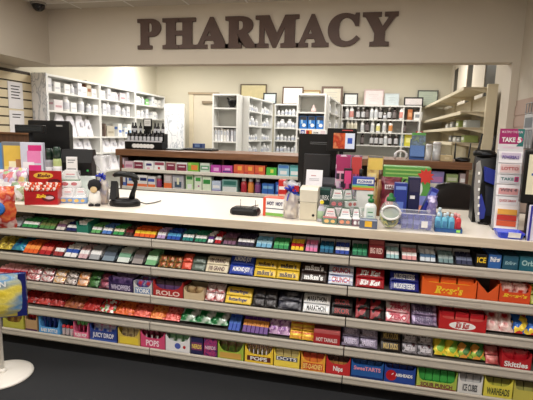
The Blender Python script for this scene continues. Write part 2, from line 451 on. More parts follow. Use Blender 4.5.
def make_carton(w, d, h, m, text=None, tc=None, panel=None, style=str, tz=(.3, .7), band=None, name='carton', tx=(-.4, .4), top=None):
    b = MB(); b.box(-w / 2, w / 2, 0, d, 0, h, m, .002); o = b.build(name)
    if panel: part('printed_panel', o, lambda b: b.box(-w * .44, w * .44, -.0007, 0, h * tz[0] - h * .1, h * tz[1] + h * .1, panel))
    if band: part('printed_band', o, lambda b: b.prism([(-.0007, h * .8), (0, h * .8), (0, h), (d - .002, h), (d - .002, h + .0007), (-.0007, h + .0007)], 'x', -w / 2 + .001, w / 2 - .001, band))
    if text: part('lettering', o, lambda b: b.text(style(text), w * tx[0], w * tx[1], h * tz[0], h * tz[1], -.0014, tc, .03))
    return o
def make_bag(w, h, t, m, mc=None, seed=0, text=None, tc=None, panel=None, name='candy_bag', style=str):
    b = MB(); b.pillow(w, h, t, m, seed, mc=mc); o = b.build(name)
    if panel or text:
        def pn(b):
            if panel:
                n = 10
                vs = []; fs = []
                for j in range(2):
                    for i in range(n + 1):
                        u = .18 + .64 * i / n; e = max(0, 1 - abs(2 * u - 1) ** 3) ** .5
                        vs.append(((u - .5) * w, -(t / 2 * e * 1.12 + .002), h * (.56 + .24 * j)))
                for i in range(n): fs.append((i, i + 1, i + n + 2, i + n + 1))
                b.add(vs, fs, panel, True)
        if panel: part('printed_panel', o, pn)
        if text: part('lettering', o, lambda b: b.text(style(text), -w * .3, w * .3, h * .6, h * .75, -t * .6, tc, .03))
    return o

SH = ['on top candy shelf', 'on second candy shelf', 'on third candy shelf', 'on fourth candy shelf', 'on bottom candy shelf']
GR = ['goods on the top candy shelf', 'goods on the second candy shelf', 'goods on the third candy shelf', 'goods on the fourth candy shelf', 'goods on the bottom candy shelf']
def deck(t): return LIP[t - 1][1] - .012
def front(t): return LIP[t - 1][0] + .026
def packs(t, x0, x1, h, desc, c1, c2, cols=3, rows=3, tray=(60, 60, 64), hood=None, text=None, tc=None, a=-.8, L=.07, cat='gum'):
    """slanted packs in shallow trays"""
    w = x1 - x0 - .004; xc = (x0 + x1) / 2; pw = (w - .008) / cols; D = .011
    if hood: rows = 2
    tr = make_tray(w, .115 if hood else .2, .014, .03, M(tray, .5), hood=hood and .072); put(tr, xc, front(t), deck(t))
    reg(tr, 'tray under the ' + desc + 's', SH[t - 1], 'display tray', None, x0)
    first = None
    for r in range(rows):
        for c in range(cols):
            o = first if first is None else dup(first)
            if first is None:
                o = first = make_pack(pw * .9, L, D, c1, c2, text, tc)
            put(o, xc - w / 2 + .004 + pw * (c + .5), front(t) + .006 + r * .034, deck(t) + .0045 + D * math.sin(-a), rx=a)
            reg(o, desc, ', ' + ['front row, ', 'second row, ', 'back row, '][r] + SH[t - 1][3:], cat, GR[t - 1], x0 + c * .001)
def bars(t, x0, x1, h, desc, wrap, text=None, tc=None, cols=1, layers=2, rows=2, a=-.6, H=None, D=.016, style=str, bold=.03, cat='candy bar'):
    w = x1 - x0 - .003; bw = w / cols; H = H or max(.02, h / layers / math.cos(a)); first = None
    for r in range(rows):
        for l in range(layers):
            for c in range(cols):
                if first is None: o = first = make_bar(bw * .97, H * .96, D, wrap, text, tc, style, bold=bold)
                else: o = dup(first)
                put(o, x0 + bw * (c + .5), front(t) + .004 + r * (D + .004) / math.cos(a) + l * H * math.sin(-a), deck(t) + D * math.sin(-a) + .0005 + l * H * math.cos(a), rx=a)
                lay = (['lower ', 'upper ', 'top '][l]) if layers > 1 else ''
                reg(o, desc, ', ' + lay + ('front row, ' if r == 0 else 'back row, ') * (rows > 1) + SH[t - 1][3:], cat, GR[t - 1], x0 + c * .01)
def bags(t, x0, x1, h, desc, mats, n=1, rows=2, a=-1.0, L=.17, T=.03, panel=None, text=None, tc=None, cat='candy bag', seed=0, mc=None, wf=1.0, dz=0):
    w = (x1 - x0) / n; protos = {}
    for r in range(rows):
        for c in range(n):
            m = mats[(c + r) % len(mats)]; key = id(m)
            if key not in protos: o = protos[key] = make_bag(w * wf, L, T, m, mc, seed + len(protos), text, tc, panel)
            else: o = dup(protos[key])
            put(o, x0 + w * (c + .5), front(t) + .02 + r * (T * 1.2 / math.cos(a) + .006), deck(t) + T * .5 + .002 + dz, rz=rnd.uniform(-.05, .05), rx=a)
            reg(o, desc, ', ' + ('front row, ' if r == 0 else 'back row, ') * (rows > 1) + SH[t - 1][3:], cat, GR[t - 1], x0 + c * .01)
def carton(t, x0, x1, h, desc, m, d=.16, cat='candy box', **k):
    h = min(h, room(t)); o = make_carton(x1 - x0 - .004, d, h, m, **k); put(o, (x0 + x1) / 2, front(t), deck(t)); reg(o, desc, SH[t - 1], cat, GR[t - 1], x0); return o
def room(t): return (LIP[t - 2][1] - .064 if t > 1 else .949) - deck(t) - .004
def cut(t, x0, x1, h, desc, m, fill=None, d=.15, hc=.55, cat='display box', **k):
    w = x1 - x0 - .004; hm = room(t); h = min(h, hm - .004); k['back'] = min(k.get('back', 1.12), hm / h)
    o = make_cut(w, d, h, h * hc, m, **k)
    h = min(h, hm / 1.13); put(o, (x0 + x1) / 2, front(t), deck(t)); reg(o, desc, SH[t - 1], cat, GR[t - 1], x0)
    if fill:
        kind, fd, cols, rows, m1, m2 = fill; first = None; pw = (w - .012) / cols
        for r in range(rows):
            for c in range(cols):
                if first is None:
                    if kind == 'pack': first = make_pack(pw * .9, h * .96, min(.018, .1 / rows), m1, m2, name='candy_pack')
                    elif kind == 'stick':
                        b = MB(); b.lathe([(.004, 0), (.005, h * .7), (.004, h * .72)], m2, n=8); first = b.build('candy_stick')
                        part('candy_head', first, lambda b: b.lathe([(.003, h * .7), (pw * .42, h * .78), (pw * .44, h * .95), (pw * .3, h * 1.08), (.002, h * 1.12)], m1, n=10))
                    elif kind == 'bag': first = make_bag(pw * 1.0, h * .97, .022, m1, m2, c, name='candy_pouch')
                    q = first
                else: q = dup(first)
                put(q, (x0 + x1) / 2 - w / 2 + .006 + pw * (c + .5), front(t) + .012 + (r + .2) * (d - .03) / rows + (.012 if kind == 'bag' else .008 if kind == 'stick' else 0), deck(t) + .0035, rz=0)
                reg(q, fd, ', ' + ('front row, ' if r == 0 else 'back row, ' if r == rows - 1 else 'middle row, ') * (rows > 1) + SH[t - 1][3:], 'candy', GR[t - 1], x0 + c * .01)
    return o

# ================================================================== candy on the shelves
W_ = M((240, 240, 240), .4); YEL = M((246, 205, 40), .4); LEMON = M((244, 224, 90), .4); RED = M((190, 24, 34), .35); DRED = M((120, 18, 26), .4); ORG = M((236, 92, 24), .4)
BLUE = M((34, 78, 176), .35); NAVY = M((24, 34, 96), .35); LBLUE = M((84, 170, 222), .35); TEAL = M((30, 130, 128), .4); GREEN = M((36, 140, 70), .4); DGREEN = M((24, 78, 52), .4); LIME = M((150, 196, 56), .4)
PINK = M((236, 96, 150), .4); HOT = M((222, 40, 128), .4); PURP = M((98, 48, 140), .4); LILAC = M((180, 150, 200), .4); BRN = M((62, 38, 30), .4); TAN = M((206, 184, 146), .45); SILV = M((176, 180, 186), .3, metal=.3); GREYC = M((140, 146, 152), .4)
GOLD = M((214, 170, 70), .35, metal=.3); MAUVE = M((120, 80, 110), .4); CREAMC = M((232, 220, 190), .45); BLK = M((22, 22, 26), .4); OLIVE = M((110, 120, 60), .5)
# ---- top shelf: chewing gum and mints
packs(1, -2.4765, -2.3387, 0.07, 'olive green gum pack', OLIVE, BRN, 2, 3)
packs(1, -2.3387, -2.2509, 0.0625, 'silver grey mint pack', SILV, GREYC, 2, 3)
packs(1, -2.2509, -2.1174, 0.0758, 'bright green gum pack with a white stripe', GREEN, W_, 3, 3)
packs(1, -2.1174, -1.9864, 0.0683, 'green gum pack with an olive stripe', M((70, 130, 60)), OLIVE, 3, 3)
packs(1, -1.9864, -1.9105, 0.0745, 'white and brown gum pack', M((206, 200, 194)), MAUVE, 2, 3)
packs(1, -1.9105, -1.8205, 0.0741, 'deep blue gum pack with a white foot', NAVY, W_, 2, 3)
cut(1, -1.8168, -1.728, 0.0803, 'teal green gum carton with a white curved cut-out', M((24, 120, 100)), ('pack', 'mint green gum pack in the curved carton', 3, 3, W_, M((24, 120, 100))), d=.13, hc=.6, band=W_)
packs(1, -1.7244, -1.644, 0.0664, 'light green gum pack with a white stripe', M((90, 170, 90)), W_, 2, 3)
packs(1, -1.644, -1.5647, 0.066, 'sky blue and white gum pack', M((70, 120, 200)), W_, 2, 3)
packs(1, -1.5647, -1.4792, 0.0722, 'leaf green gum pack with a pale stripe', M((40, 150, 70)), CREAMC, 2, 3)
packs(1, -1.4792, -1.4157, 0.0653, 'dark brown gum pack', BRN, DRED, 2, 3)
packs(1, -1.4157, -1.2564, 0.0647, 'orange and yellow fruit gum pack', ORG, YEL, 4, 3)
packs(1, -1.2564, -1.1883, 0.0642, 'pale lilac gum pack', LILAC, W_, 2, 3)
packs(1, -1.1883, -1.0875, 0.0701, 'royal blue gum pack with light lettering band', BLUE, LBLUE, 3, 3)
packs(1, -1.0842, -1.0014, 0.0696, 'teal gum pack with a white band', TEAL, W_, 3, 3)
packs(1, -1.0014, -0.9164, 0.0691, 'emerald gum pack with a white band', M((20, 130, 90)), W_, 3, 3)
packs(1, -0.9164, -0.8712, 0.075, 'white and purple gum pack', W_, PURP, 2, 3)
packs(1, -0.8712, -0.8198, 0.0748, 'red gum pack with a white band', RED, W_, 2, 3)
packs(1, -0.8166, -0.7246, 0.0681, 'dark mauve gum pack', MAUVE, BRN, 3, 3)
packs(1, -0.7246, -0.6123, 0.0676, 'black gum pack with white and violet bands', M((50, 40, 70)), W_, 4, 3)
packs(1, -0.6092, -0.502, 0.067, 'icy blue gum pack', M((110, 176, 214)), M((160, 206, 226)), 3, 3, hood=.085)
packs(1, -0.502, -0.3996, 0.0604, 'grass green gum pack', M((40, 150, 80)), M((90, 190, 110)), 3, 3, hood=.09)
packs(1, -0.3966, -0.3106, 0.0659, 'yellow gum pack with a red band', YEL, RED, 3, 3, hood=.09)
packs(1, -0.3106, -0.2288, 0.0595, 'pink bubble gum pack', M((232, 120, 170)), M((190, 140, 180)), 3, 3, hood=.095)
packs(1, -0.2259, -0.1366, 0.0708, 'dark teal blue gum pack', M((20, 90, 130)), M((40, 130, 170)), 3, 3, hood=.08)
packs(1, -0.1366, -0.0458, 0.0644, 'cobalt blue gum pack with a white band', M((40, 70, 170)), W_, 3, 3, hood=.095)
packs(1, -0.0401, 0.0547, 0.0581, 'pine green gum pack', M((30, 120, 80)), M((60, 160, 110)), 3, 3, hood=.095)
carton(1, 0.0547, 0.1427, 0.1095, 'dark red stacked cinnamon gum carton', DRED, d=.15, band=M((170, 70, 70)), text='BIG RED', tc=M((225, 190, 180)), tz=(.3, .6))
packs(1, 0.1481, 0.2293, 0.0629, 'pale aqua mint pack', M((150, 196, 200)), W_, 3, 3, hood=.095)
packs(1, 0.2346, 0.3252, 0.0624, 'salmon pink and white gum pack', M((226, 150, 150)), W_, 3, 3, hood=.095)
packs(1, 0.3304, 0.4247, 0.0619, 'white topped icy gum pack', M((210, 220, 228)), M((70, 110, 150)), 3, 3, hood=.095)
packs(1, 0.4273, 0.5174, 0.0614, 'grey teal mint pack', M((110, 140, 144)), M((150, 170, 170)), 3, 3, hood=.095)
packs(1, 0.5199, 0.6136, 0.0553, 'midnight blue gum pack', M((40, 46, 80)), M((110, 120, 150)), 3, 3, hood=.1)
carton(1, 0.6186, 0.6785, 0.0769, 'black gum carton with yellow lettering', BLK, d=.14, text='ICE', tc=YEL, tz=(.4, .8))
carton(1, 0.681, 0.7475, 0.0819, 'bright blue gum carton with white script', M((40, 100, 180)), d=.14, text='Trident', tc=W_, tz=(.5, .85), style=italic)
carton(1, 0.7524, 0.8302, 0.0813, 'dark teal gum carton with pale lettering', M((24, 84, 110)), d=.14, text='Eclipse', tc=M((150, 190, 200)), tz=(.35, .65), style=italic)
carton(1, 0.8326, 0.9354, 0.086, 'green-blue gum carton next to the blue coin tray', M((22, 100, 120)), d=.14, text='Orbit', tc=M((160, 200, 200)), tz=(.4, .75))
# ---- second shelf
bags(2, -2.4793, -2.3489, 0.0845, 'yellow and brown taffy roll', [foil([(120, 90, 40), (214, 190, 60), (60, 40, 30)], 30)], 2, 2, L=.12, T=.03)
bags(2, -2.3448, -2.2446, 0.0908, 'blue and teal gum pouch', [foil([(24, 50, 130), (40, 150, 170), (30, 80, 170)], 22)], 1, 2, L=.11, T=.035)
packs(2, -2.2446, -2.1183, 0.0762, 'orange fruit chew pack', ORG, M((250, 150, 60)), 3, 3, L=.09)
packs(2, -2.1183, -2.0174, 0.0618, 'red fruit chew pack', RED, M((240, 110, 90)), 2, 3, L=.09)
packs(2, -2.0097, -1.9255, 0.0614, 'crimson mint roll pack', M((160, 40, 40)), W_, 2, 3, L=.09)
packs(2, -1.9255, -1.8198, 0.0677, 'white and blue mint pack', W_, BLUE, 2, 3, L=.09)
packs(2, -1.8198, -1.7416, 0.0606, 'pale pink gum pack', M((220, 180, 186)), W_, 2, 3, L=.09)
packs(2, -1.7416, -1.6497, 0.0669, 'silver gum pack with white label', SILV, W_, 1, 3, tray=(34, 34, 38), L=.1)
packs(2, -1.646, -1.541, 0.0664, 'steel blue gum pack with dark label', M((120, 140, 156)), M((70, 84, 100)), 1, 3, tray=(34, 34, 38), L=.1)
packs(2, -1.5374, -1.434, 0.0658, 'white gum pack with green label', M((214, 224, 218)), M((110, 160, 130)), 1, 3, tray=(34, 34, 38), L=.1)
packs(2, -1.4305, -1.3392, 0.0653, 'brownish grey gum pack', M((150, 142, 140)), M((96, 90, 92)), 1, 3, tray=(34, 34, 38), L=.1)
packs(2, -1.3357, -1.2458, 0.0649, 'mint green foil gum pack', M((110, 180, 120)), M((190, 220, 190)), 1, 3, tray=(34, 34, 38), L=.1)
bars(2, -1.2389, -1.0828, 0.0642, 'olive and red chewy bar', foil([(90, 110, 50), (170, 60, 40), (200, 180, 70)], 40), layers=2, cols=3, rows=2)
bars(2, -1.0795, -1.0128, 0.0828, 'red-orange chewy bar', foil([(214, 60, 40), (240, 110, 80)], 30), layers=2, rows=2)
bars(2, -1.0128, -0.9239, 0.0759, 'dark green striped mint bar', foil([(20, 70, 50), (150, 160, 150), (20, 50, 40)], 60, kind='wave'), layers=2, rows=2)
bars(2, -0.9207, -0.7721, 0.0815, 'cream candy bar with brown lettering', CREAMC, '100 GRAND', M((90, 40, 36)), layers=2, rows=2)
bars(2, -0.7689, -0.6113, 0.1052, 'royal blue candy bar with white lettering', M((30, 60, 170), .3), 'ALMOND JOY', W_, layers=2, rows=2)
bars(2, -0.6113, -0.3314, 0.0912, 'yellow peanut candy pouch with brown lettering', M((236, 196, 40), .3), "m&m's", BRN, cols=2, layers=2, rows=2, style=serif)
bars(2, -0.3285, -0.1671, 0.0955, 'dark brown candy pouch with white lettering', M((46, 30, 26), .3), "m&m's", W_, layers=2, rows=2, style=serif)
bars(2, -0.1643, -0.0157, 0.0943, 'blue and white candy bar with red lettering', foil([(30, 90, 190), (236, 240, 246), (30, 80, 180)], 14, stretch=(.3, .3, 5)), 'CRUNCH', RED, layers=2, rows=2)
bars(2, -0.0072, 0.1594, 0.093, 'deep red candy bar with white script', M((170, 20, 30), .3), 'Kit Kat', W_, layers=2, rows=2, style=italic)
bars(2, 0.184, 0.3481, 0.0915, 'dark blue candy bar with silver lettering', M((24, 36, 130), .3), 'MUSKETEERS', M((210, 214, 220)), layers=2, rows=2)
cut(2, 0.3534, 0.6375, 0.1065, 'wide orange peanut butter cup carton with yellow script', ORG, ('pack', 'orange peanut butter cup pack', 3, 2, ORG, YEL), d=.14, hc=.72, text="Reese's", tc=YEL, style=italic, letter_w=.52, curve='box', back=1.0)
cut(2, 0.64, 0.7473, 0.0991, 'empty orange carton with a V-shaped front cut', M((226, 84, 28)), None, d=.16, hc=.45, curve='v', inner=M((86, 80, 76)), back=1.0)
cut(2, 0.7497, 0.9031, 0.1034, 'orange-red peanut butter cup carton with a yellow corner', M((224, 70, 24)), ('bag', 'red and white candy pouch', 2, 2, foil([(214, 50, 34), (240, 200, 190), (150, 30, 30)], 24), None), d=.15, hc=.6, curve='box', text="Reese's", tc=YEL, style=italic, tz=(.035, .055))
bars(2, 0.9079, 0.9889, 0.0861, 'lime yellow candy bar', M((180, 190, 60), .35), layers=2, rows=2)
# ---- third shelf
packs(3, -2.4662, -2.2226, 0.0634, 'pink striped candy stick pack', M((226, 150, 160)), RED, 4, 3, L=.08)
bars(3, -2.2226, -2.1117, 0.0765, 'white wrapped candy bar with red swirls', foil([(236, 226, 226), (190, 40, 60), (240, 230, 230)], 40), layers=2, rows=2)
bars(3, -2.1078, -2.0103, 0.076, 'red wrapped candy bar with white swirls', foil([(180, 40, 60), (236, 226, 226), (120, 30, 50)], 40), layers=2, rows=2)
bars(3, -2.0065, -1.918, 0.0754, 'gold and white candy bar', foil([(226, 160, 60), (240, 226, 210), (160, 60, 50)], 40), layers=2, rows=2)
bars(3, -1.9142, -1.8269, 0.0749, 'dark brown candy bar with white swirls', foil([(60, 40, 40), (230, 220, 216), (90, 50, 50)], 40), layers=2, rows=2)
bars(3, -1.8232, -1.7445, 0.0745, 'orange and white candy bar', foil([(240, 140, 40), (244, 236, 226)], 26), layers=2, rows=2)
bars(3, -1.7407, -1.663, 0.0875, 'dark green licorice pouch', foil([(20, 60, 30), (60, 120, 50), (16, 20, 16)], 24), layers=2, rows=2)
bars(3, -1.6593, -1.5825, 0.0803, 'pink and black candy bar', foil([(40, 24, 30), (190, 80, 110)], 24), layers=2, rows=2)
cut(3, -1.5788, -1.403, 0.0927, 'dark purple candy carton with pale lettering', M((52, 34, 84)), ('bag', 'dark violet candy pouch', 2, 2, foil([(50, 34, 80), (120, 90, 150)], 22), None), hc=.62, text='WHOPPERS', tc=M((200, 190, 220)), curve='box', back=.95)
cut(3, -1.3995, -1.2698, 0.0851, 'silver white carton with a blue emblem', M((200, 204, 206)), ('bag', 'red and blue candy pouch', 2, 2, foil([(190, 40, 50), (60, 80, 160), (230, 230, 236)], 22), None), hc=.55, panel=M((110, 140, 190)), text='YORK', tc=W_, curve='u', back=.9)
cut(3, -1.2628, -1.058, 0.1034, 'red carton with pointed corners and dark packets', M((176, 34, 36)), ('pack', 'dark packet with violet stripe', 3, 2, M((50, 30, 40)), M((90, 60, 110))), hc=.5, curve='u', text='ROLO', tc=M((230, 200, 190)), back=.9)
cut(3, -1.0546, -0.9184, 0.0765, 'tan kraft coloured candy carton', TAN, ('bag', 'tan candy pouch', 2, 1, foil([(190, 160, 110), (120, 80, 50)], 22), None), hc=.6, curve='u', back=.9)
bars(3, -0.9184, -0.7946, 0.0884, 'red candy bar with white blotches', foil([(190, 30, 40), (236, 220, 220), (150, 20, 30)], 26), layers=2, cols=2, rows=2)
bars(3, -0.7881, -0.6165, 0.0811, 'bright yellow candy bar with blue lettering', M((244, 206, 60), .35), 'Butterfinger', M((30, 40, 120)), layers=2, rows=2)
bars(3, -0.6133, -0.4616, 0.0861, 'black candy bar with pale edges', foil([(20, 20, 24), (60, 56, 60), (22, 20, 24)], 20), layers=2, rows=2, cols=2)
bars(3, -0.4555, -0.3105, 0.0851, 'dark navy candy bar with pale grey blotches', foil([(24, 26, 50), (30, 30, 44), (150, 150, 160), (24, 26, 40)], 12), layers=2, rows=2)  # pale grey blotches mixed into the navy wrapper
bars(3, -0.3045, -0.1398, 0.09, 'white candy bar with blue ends', foil([(236, 238, 240), (236, 238, 240), (60, 150, 220)], 9), 'MARATHON', BLK, layers=2, rows=2)
bars(3, -0.1369, -0.0078, 0.0889, 'black candy bar with dark red lettering', M((26, 22, 24), .35), 'SKOR', M((170, 50, 50)), layers=2, rows=2)
bars(3, 0.0036, 0.1712, 0.0935, 'dark candy bar splashed red and green', foil([(24, 22, 24), (150, 30, 40), (26, 26, 26), (70, 140, 60)], 26, kind='cell'), layers=2, cols=2, rows=2)
bars(3, 0.174, 0.3127, 0.0923, 'white candy bar with pink lettering', foil([(240, 234, 234), (220, 90, 110), (240, 236, 236)], 14), 'ZERO', M((190, 40, 70)), layers=2, rows=2)
bars(3, 0.3154, 0.4561, 0.0912, 'lilac foil candy bar with dark lettering', foil([(180, 160, 200), (90, 70, 110), (200, 186, 214)], 22), 'FAST BREAK', M((60, 40, 90)), layers=2, rows=2)
o = cut(3, 0.4587, 0.7025, 0.1008, 'wide red wafer bar carton with a white oval emblem', M((196, 28, 30)), ('pack', 'red wafer bar pack', 3, 2, RED, M((220, 90, 80))), hc=.62, curve='box', text='Kit Kat', tc=RED, style=italic, letter_w=.3, back=.95)
part('printed_oval', o, lambda b: b.prism([(.068 * math.cos(a * PI / 10), .031 + .022 * math.sin(a * PI / 10)) for a in range(20)], 'y', -.001, 0, W_))
bags(3, 0.7075, 0.8414, 0.0936, 'red twisted candy bag with white print', [foil([(190, 24, 34), (240, 220, 214), (170, 30, 40)], 16)], 2, 2, a=-.75, L=.12)
bags(3, 0.8438, 0.9912, 0.087, 'yellow blue and red chewy bag', [foil([(240, 206, 50), (40, 100, 190), (206, 40, 40)], 30, kind='cell')], 2, 2, a=-.75, L=.11)
# ---- fourth shelf: bags
rb = lambda *c: foil(list(c), 34, rough=.16, bump=.8)
bags(4, -2.2722, -2.1441, 0.0912, 'clear bag of dark red hard candies', [rb((90, 10, 14), (176, 30, 32), (70, 8, 12))], 1, 2, seed=1)
bags(4, -2.1441, -1.9331, 0.097, 'clear bag of cherry candies mottled with lighter red', [rb((130, 16, 20), (214, 70, 64), (96, 10, 16)), rb((110, 14, 18), (190, 50, 46), (130, 20, 24))], 2, 2, seed=3)  # lighter red mixed into the dark candy colour
bags(4, -1.9331, -1.7884, 0.0958, 'clear bag of tan and red caramels', [rb((120, 34, 26), (180, 100, 60), (100, 16, 18))], 1, 2, seed=5)
bags(4, -1.7884, -1.6688, 0.0949, 'clear bag of bright red candies', [rb((160, 14, 18), (206, 50, 44), (116, 10, 16))], 1, 2, seed=7)
bags(4, -1.6688, -1.5513, 0.0941, 'clear bag of red green and white mints', [foil([(200, 40, 44), (226, 220, 210), (90, 140, 70), (210, 60, 60)], 60, kind='cell', rough=.25)], 1, 2, seed=9)
bags(4, -1.5513, -1.4143, 0.0932, 'clear bag of orange-red candies', [rb((200, 50, 16), (236, 110, 44), (160, 26, 16))], 1, 2, seed=11)
bags(4, -1.4143, -1.2941, 0.0923, 'clear bag of coral candies', [rb((190, 40, 26), (232, 100, 76), (156, 32, 24))], 1, 2, seed=13)
bags(4, -1.2941, -1.1898, 0.0915, 'clear bag of amber candies', [rb((212, 80, 20), (240, 140, 60), (170, 44, 24))], 1, 2, seed=15)
bags(4, -1.1898, -1.0871, 0.0908, 'clear bag of pinkish red candies', [rb((206, 44, 38), (240, 120, 110), (176, 30, 32))], 1, 2, seed=17)
bags(4, -1.0837, -0.769, 0.1021, 'rounded green and white mint bag', [foil([(16, 100, 46), (20, 120, 60), (240, 244, 240), (24, 116, 56)], 11, rough=.2)], 3, 2, seed=19, T=.05)
packs(4, -0.7658, -0.6791, 0.0754, 'bright blue candy stick pack', M((36, 80, 190)), M((60, 110, 210)), 3, 2, L=.12)
packs(4, -0.6759, -0.5031, 0.0808, 'violet candy stick with an orange tip', PURP, M((236, 150, 60)), 6, 2, L=.12)
bags(4, -0.5031, -0.3773, 0.0921, 'shiny purple candy bag with white flecks', [foil([(110, 36, 130), (226, 190, 230), (140, 50, 160)], 34, rough=.2)], 2, 2, seed=23, a=-.75, L=.12)
bars(4, -0.3743, -0.2243, 0.0911, 'yellow candy pouch with a red stripe', foil([(244, 206, 50), (236, 190, 40), (206, 60, 40), (246, 214, 70)], 14, stretch=(.3, .3, 4)), layers=2, cols=2, rows=2)
carton(4, -0.2302, -0.0722, 0.084, 'red candy box with white lettering', M((176, 34, 40)), d=.12, text='HOT TAMALES', tc=M((240, 214, 210)), tz=(.2, .5), band=M((190, 90, 90)))
bars(4, -0.0664, 0.1435, 0.0945, 'dark plum candy bar with silver print', foil([(40, 28, 50), (150, 140, 170), (50, 30, 60)], 20), 'RAISINETS', M((190, 180, 206)), layers=2, cols=2, rows=2)
bars(4, 0.1547, 0.2731, 0.0931, 'black-brown candy bar with gold lettering', M((34, 26, 22), .35), 'MILK DUDS', M((190, 160, 80)), layers=2, rows=2)
bars(4, 0.2758, 0.4477, 0.0977, 'charcoal candy pouch with white print', foil([(40, 38, 44), (150, 146, 154), (40, 36, 44), (170, 60, 60)], 22), 'Junior Mints', M((200, 196, 204)), layers=2, cols=2, rows=2, style=italic)
bags(4, 0.4503, 0.5785, 0.0964, 'yellow-green sour candy bag with red print', [foil([(240, 220, 60), (120, 180, 50), (230, 200, 40), (200, 50, 50)], 22, kind='cell')], 2, 2, seed=25, a=-.75, L=.12)
bags(4, 0.5811, 0.7164, 0.0897, 'green and orange sour candy bag', [foil([(150, 180, 50), (60, 120, 50), (226, 150, 50), (180, 50, 50)], 26, kind='cell')], 2, 2, seed=27, a=-.75, L=.115)
bars(4, 0.7164, 0.7867, 0.0833, 'crimson candy pouch beside the green sour bags', foil([(170, 30, 40), (220, 150, 140)], 20), layers=2, rows=2)
cut(4, 0.7892, 0.9391, 0.0935, 'red fruit candy carton with white lettering', M((190, 24, 34)), ('bag', 'red fruit candy pouch', 2, 2, M((180, 22, 34), .25), None), hc=.55, curve='u', text='Skittles', tc=W_, back=.9)
# ---- bottom shelf: display cartons
cut(5, -2.3966, -2.2252, 0.1349, 'yellow and green display box with brown pouches', M((180, 176, 60)), ('bag', 'brown and gold candy pouch', 3, 2, foil([(90, 50, 36), (190, 150, 50)], 24), None), hc=.4, curve='u')
cut(5, -2.2131, -2.1171, 0.1265, 'kraft display box of coloured tubes', M((176, 140, 96)), ('stick', 'red capped candy tube', 3, 2, RED, M((90, 60, 110))), hc=.7, curve='box', band=M((90, 50, 90)))
cut(5, -2.1052, -1.9406, 0.1183, 'sky blue display tray with dark blue candy', M((80, 160, 226)), ('stick', 'dark blue candy tube', 4, 2, M((24, 60, 150)), M((30, 50, 130))), hc=.38, curve='box', text='BABY BOTTLE', tc=W_, back=.6)
first = None
for i, xx in enumerate((-1.9191, -1.8883, -1.8576)):
    if first is None:
        b = MB(); b.lathe([(.011, 0), (.012, .004), (.012, .045), (.009, .052)], clear((230, 235, 240), .45), n=12); first = o = b.build('candy_jar')
        part('candy_filling', o, lambda b: b.lathe([(.009, .003), (.0105, .008), (.0105, .034), (.008, .038)], foil([(190, 40, 50), (230, 170, 180), (150, 30, 40)], 90, kind='cell'), n=10))
        part('lid', o, lambda b: b.lathe([(.011, .052), (.0115, .055), (.0115, .066), (.009, .069)], M((200, 40, 48), .4), n=12))
    else: o = dup(first)
    put(o, xx, front(5) + .015, deck(5)); reg(o, 'small clear candy jar with a red lid', SH[4], 'candy jar', GR[4], i)
cut(5, -1.8368, -1.7233, 0.1368, 'pink display tray of tall candy tubes', M((236, 110, 150)), ('stick', 'green capped candy tube', 3, 2, M((90, 180, 90)), M((200, 60, 110))), hc=.36, curve='box', text='PUSH POP', tc=W_, back=.5)
first = None
for i, xx in enumerate((-1.8118, -1.7513)):
    b = MB(); b.lathe([(.008, 0), (.008, .07), (.005, .074), (.005, .088), (.003, .09)], M((206, 40, 66) if i == 0 else (226, 70, 130), .35), n=10); o = b.build('candy_tube')
    part('cap', o, lambda b: b.lathe([(.0055, .088), (.0085, .09), (.0085, .11), (.006, .114)], M((240, 190, 60) if i == 0 else (120, 60, 150), .4), n=10))
    put(o, xx, front(5) + .16, deck(5)); reg(o, ['red candy tube with a yellow cap behind the pink tray', 'magenta candy tube with a violet cap behind the pink tray'][i], SH[4], 'candy tube', GR[4], i)
cut(5, -1.712, -1.5125, 0.1351, 'dark blue candy carton with pale script', M((36, 60, 140)), ('bag', 'blue drip candy pouch', 3, 2, foil([(40, 60, 140), (150, 160, 190), (190, 60, 110)], 22), None), hc=.62, curve='box', text='JUICY DROP', tc=M((226, 226, 240)), band=M((70, 100, 190)))
cut(5, -1.5053, -1.3471, 0.1266, 'yellow and brown display box', M((206, 176, 70)), ('bag', 'grey-brown candy pouch', 3, 2, foil([(110, 90, 70), (190, 170, 120), (90, 60, 50)], 26), None), hc=.5, curve='u', panel=M((226, 200, 50)))
cut(5, -1.3436, -1.1719, 0.1184, 'pink display box with pale rounded lettering', M((214, 70, 116)), ('stick', 'dark pink wrapped lollipop', 4, 2, M((120, 30, 60)), W_), hc=.6, curve='u', text='POPS', tc=M((250, 220, 230)), letter_w=.55)
o = cut(5, -1.1684, -1.0011, 0.1234, 'white display box with a round blue emblem', M((226, 226, 230)), ('bag', 'white and green candy pouch', 3, 2, foil([(226, 230, 230), (90, 150, 90), (60, 70, 110)], 22), None), hc=.62, curve='u')
part('printed_emblem', o, lambda b: (b.prism([(.02 * math.cos(a * PI / 10), .04 + .02 * math.sin(a * PI / 10)) for a in range(20)], 'y', -.001, 0, M((70, 90, 180))), b.prism([(.045 + .009 * math.cos(a * PI / 6), .036 + .011 * math.sin(a * PI / 6)) for a in range(12)], 'y', -.001, 0, RED)), 'blue disc and red dot')
carton(5, -0.9977, -0.914, 0.1158, 'navy candy box with pink and yellow print', M((34, 36, 84)), d=.12, panel=M((120, 50, 100)), text='NERDS', tc=M((240, 210, 90)), tz=(.35, .6))
carton(5, -0.9107, -0.8215, 0.1214, 'violet and pink speckled candy box', foil([(50, 40, 110), (190, 60, 120), (60, 50, 120)], 40), d=.12, text='NERDS', tc=M((240, 200, 220)), tz=(.4, .6))
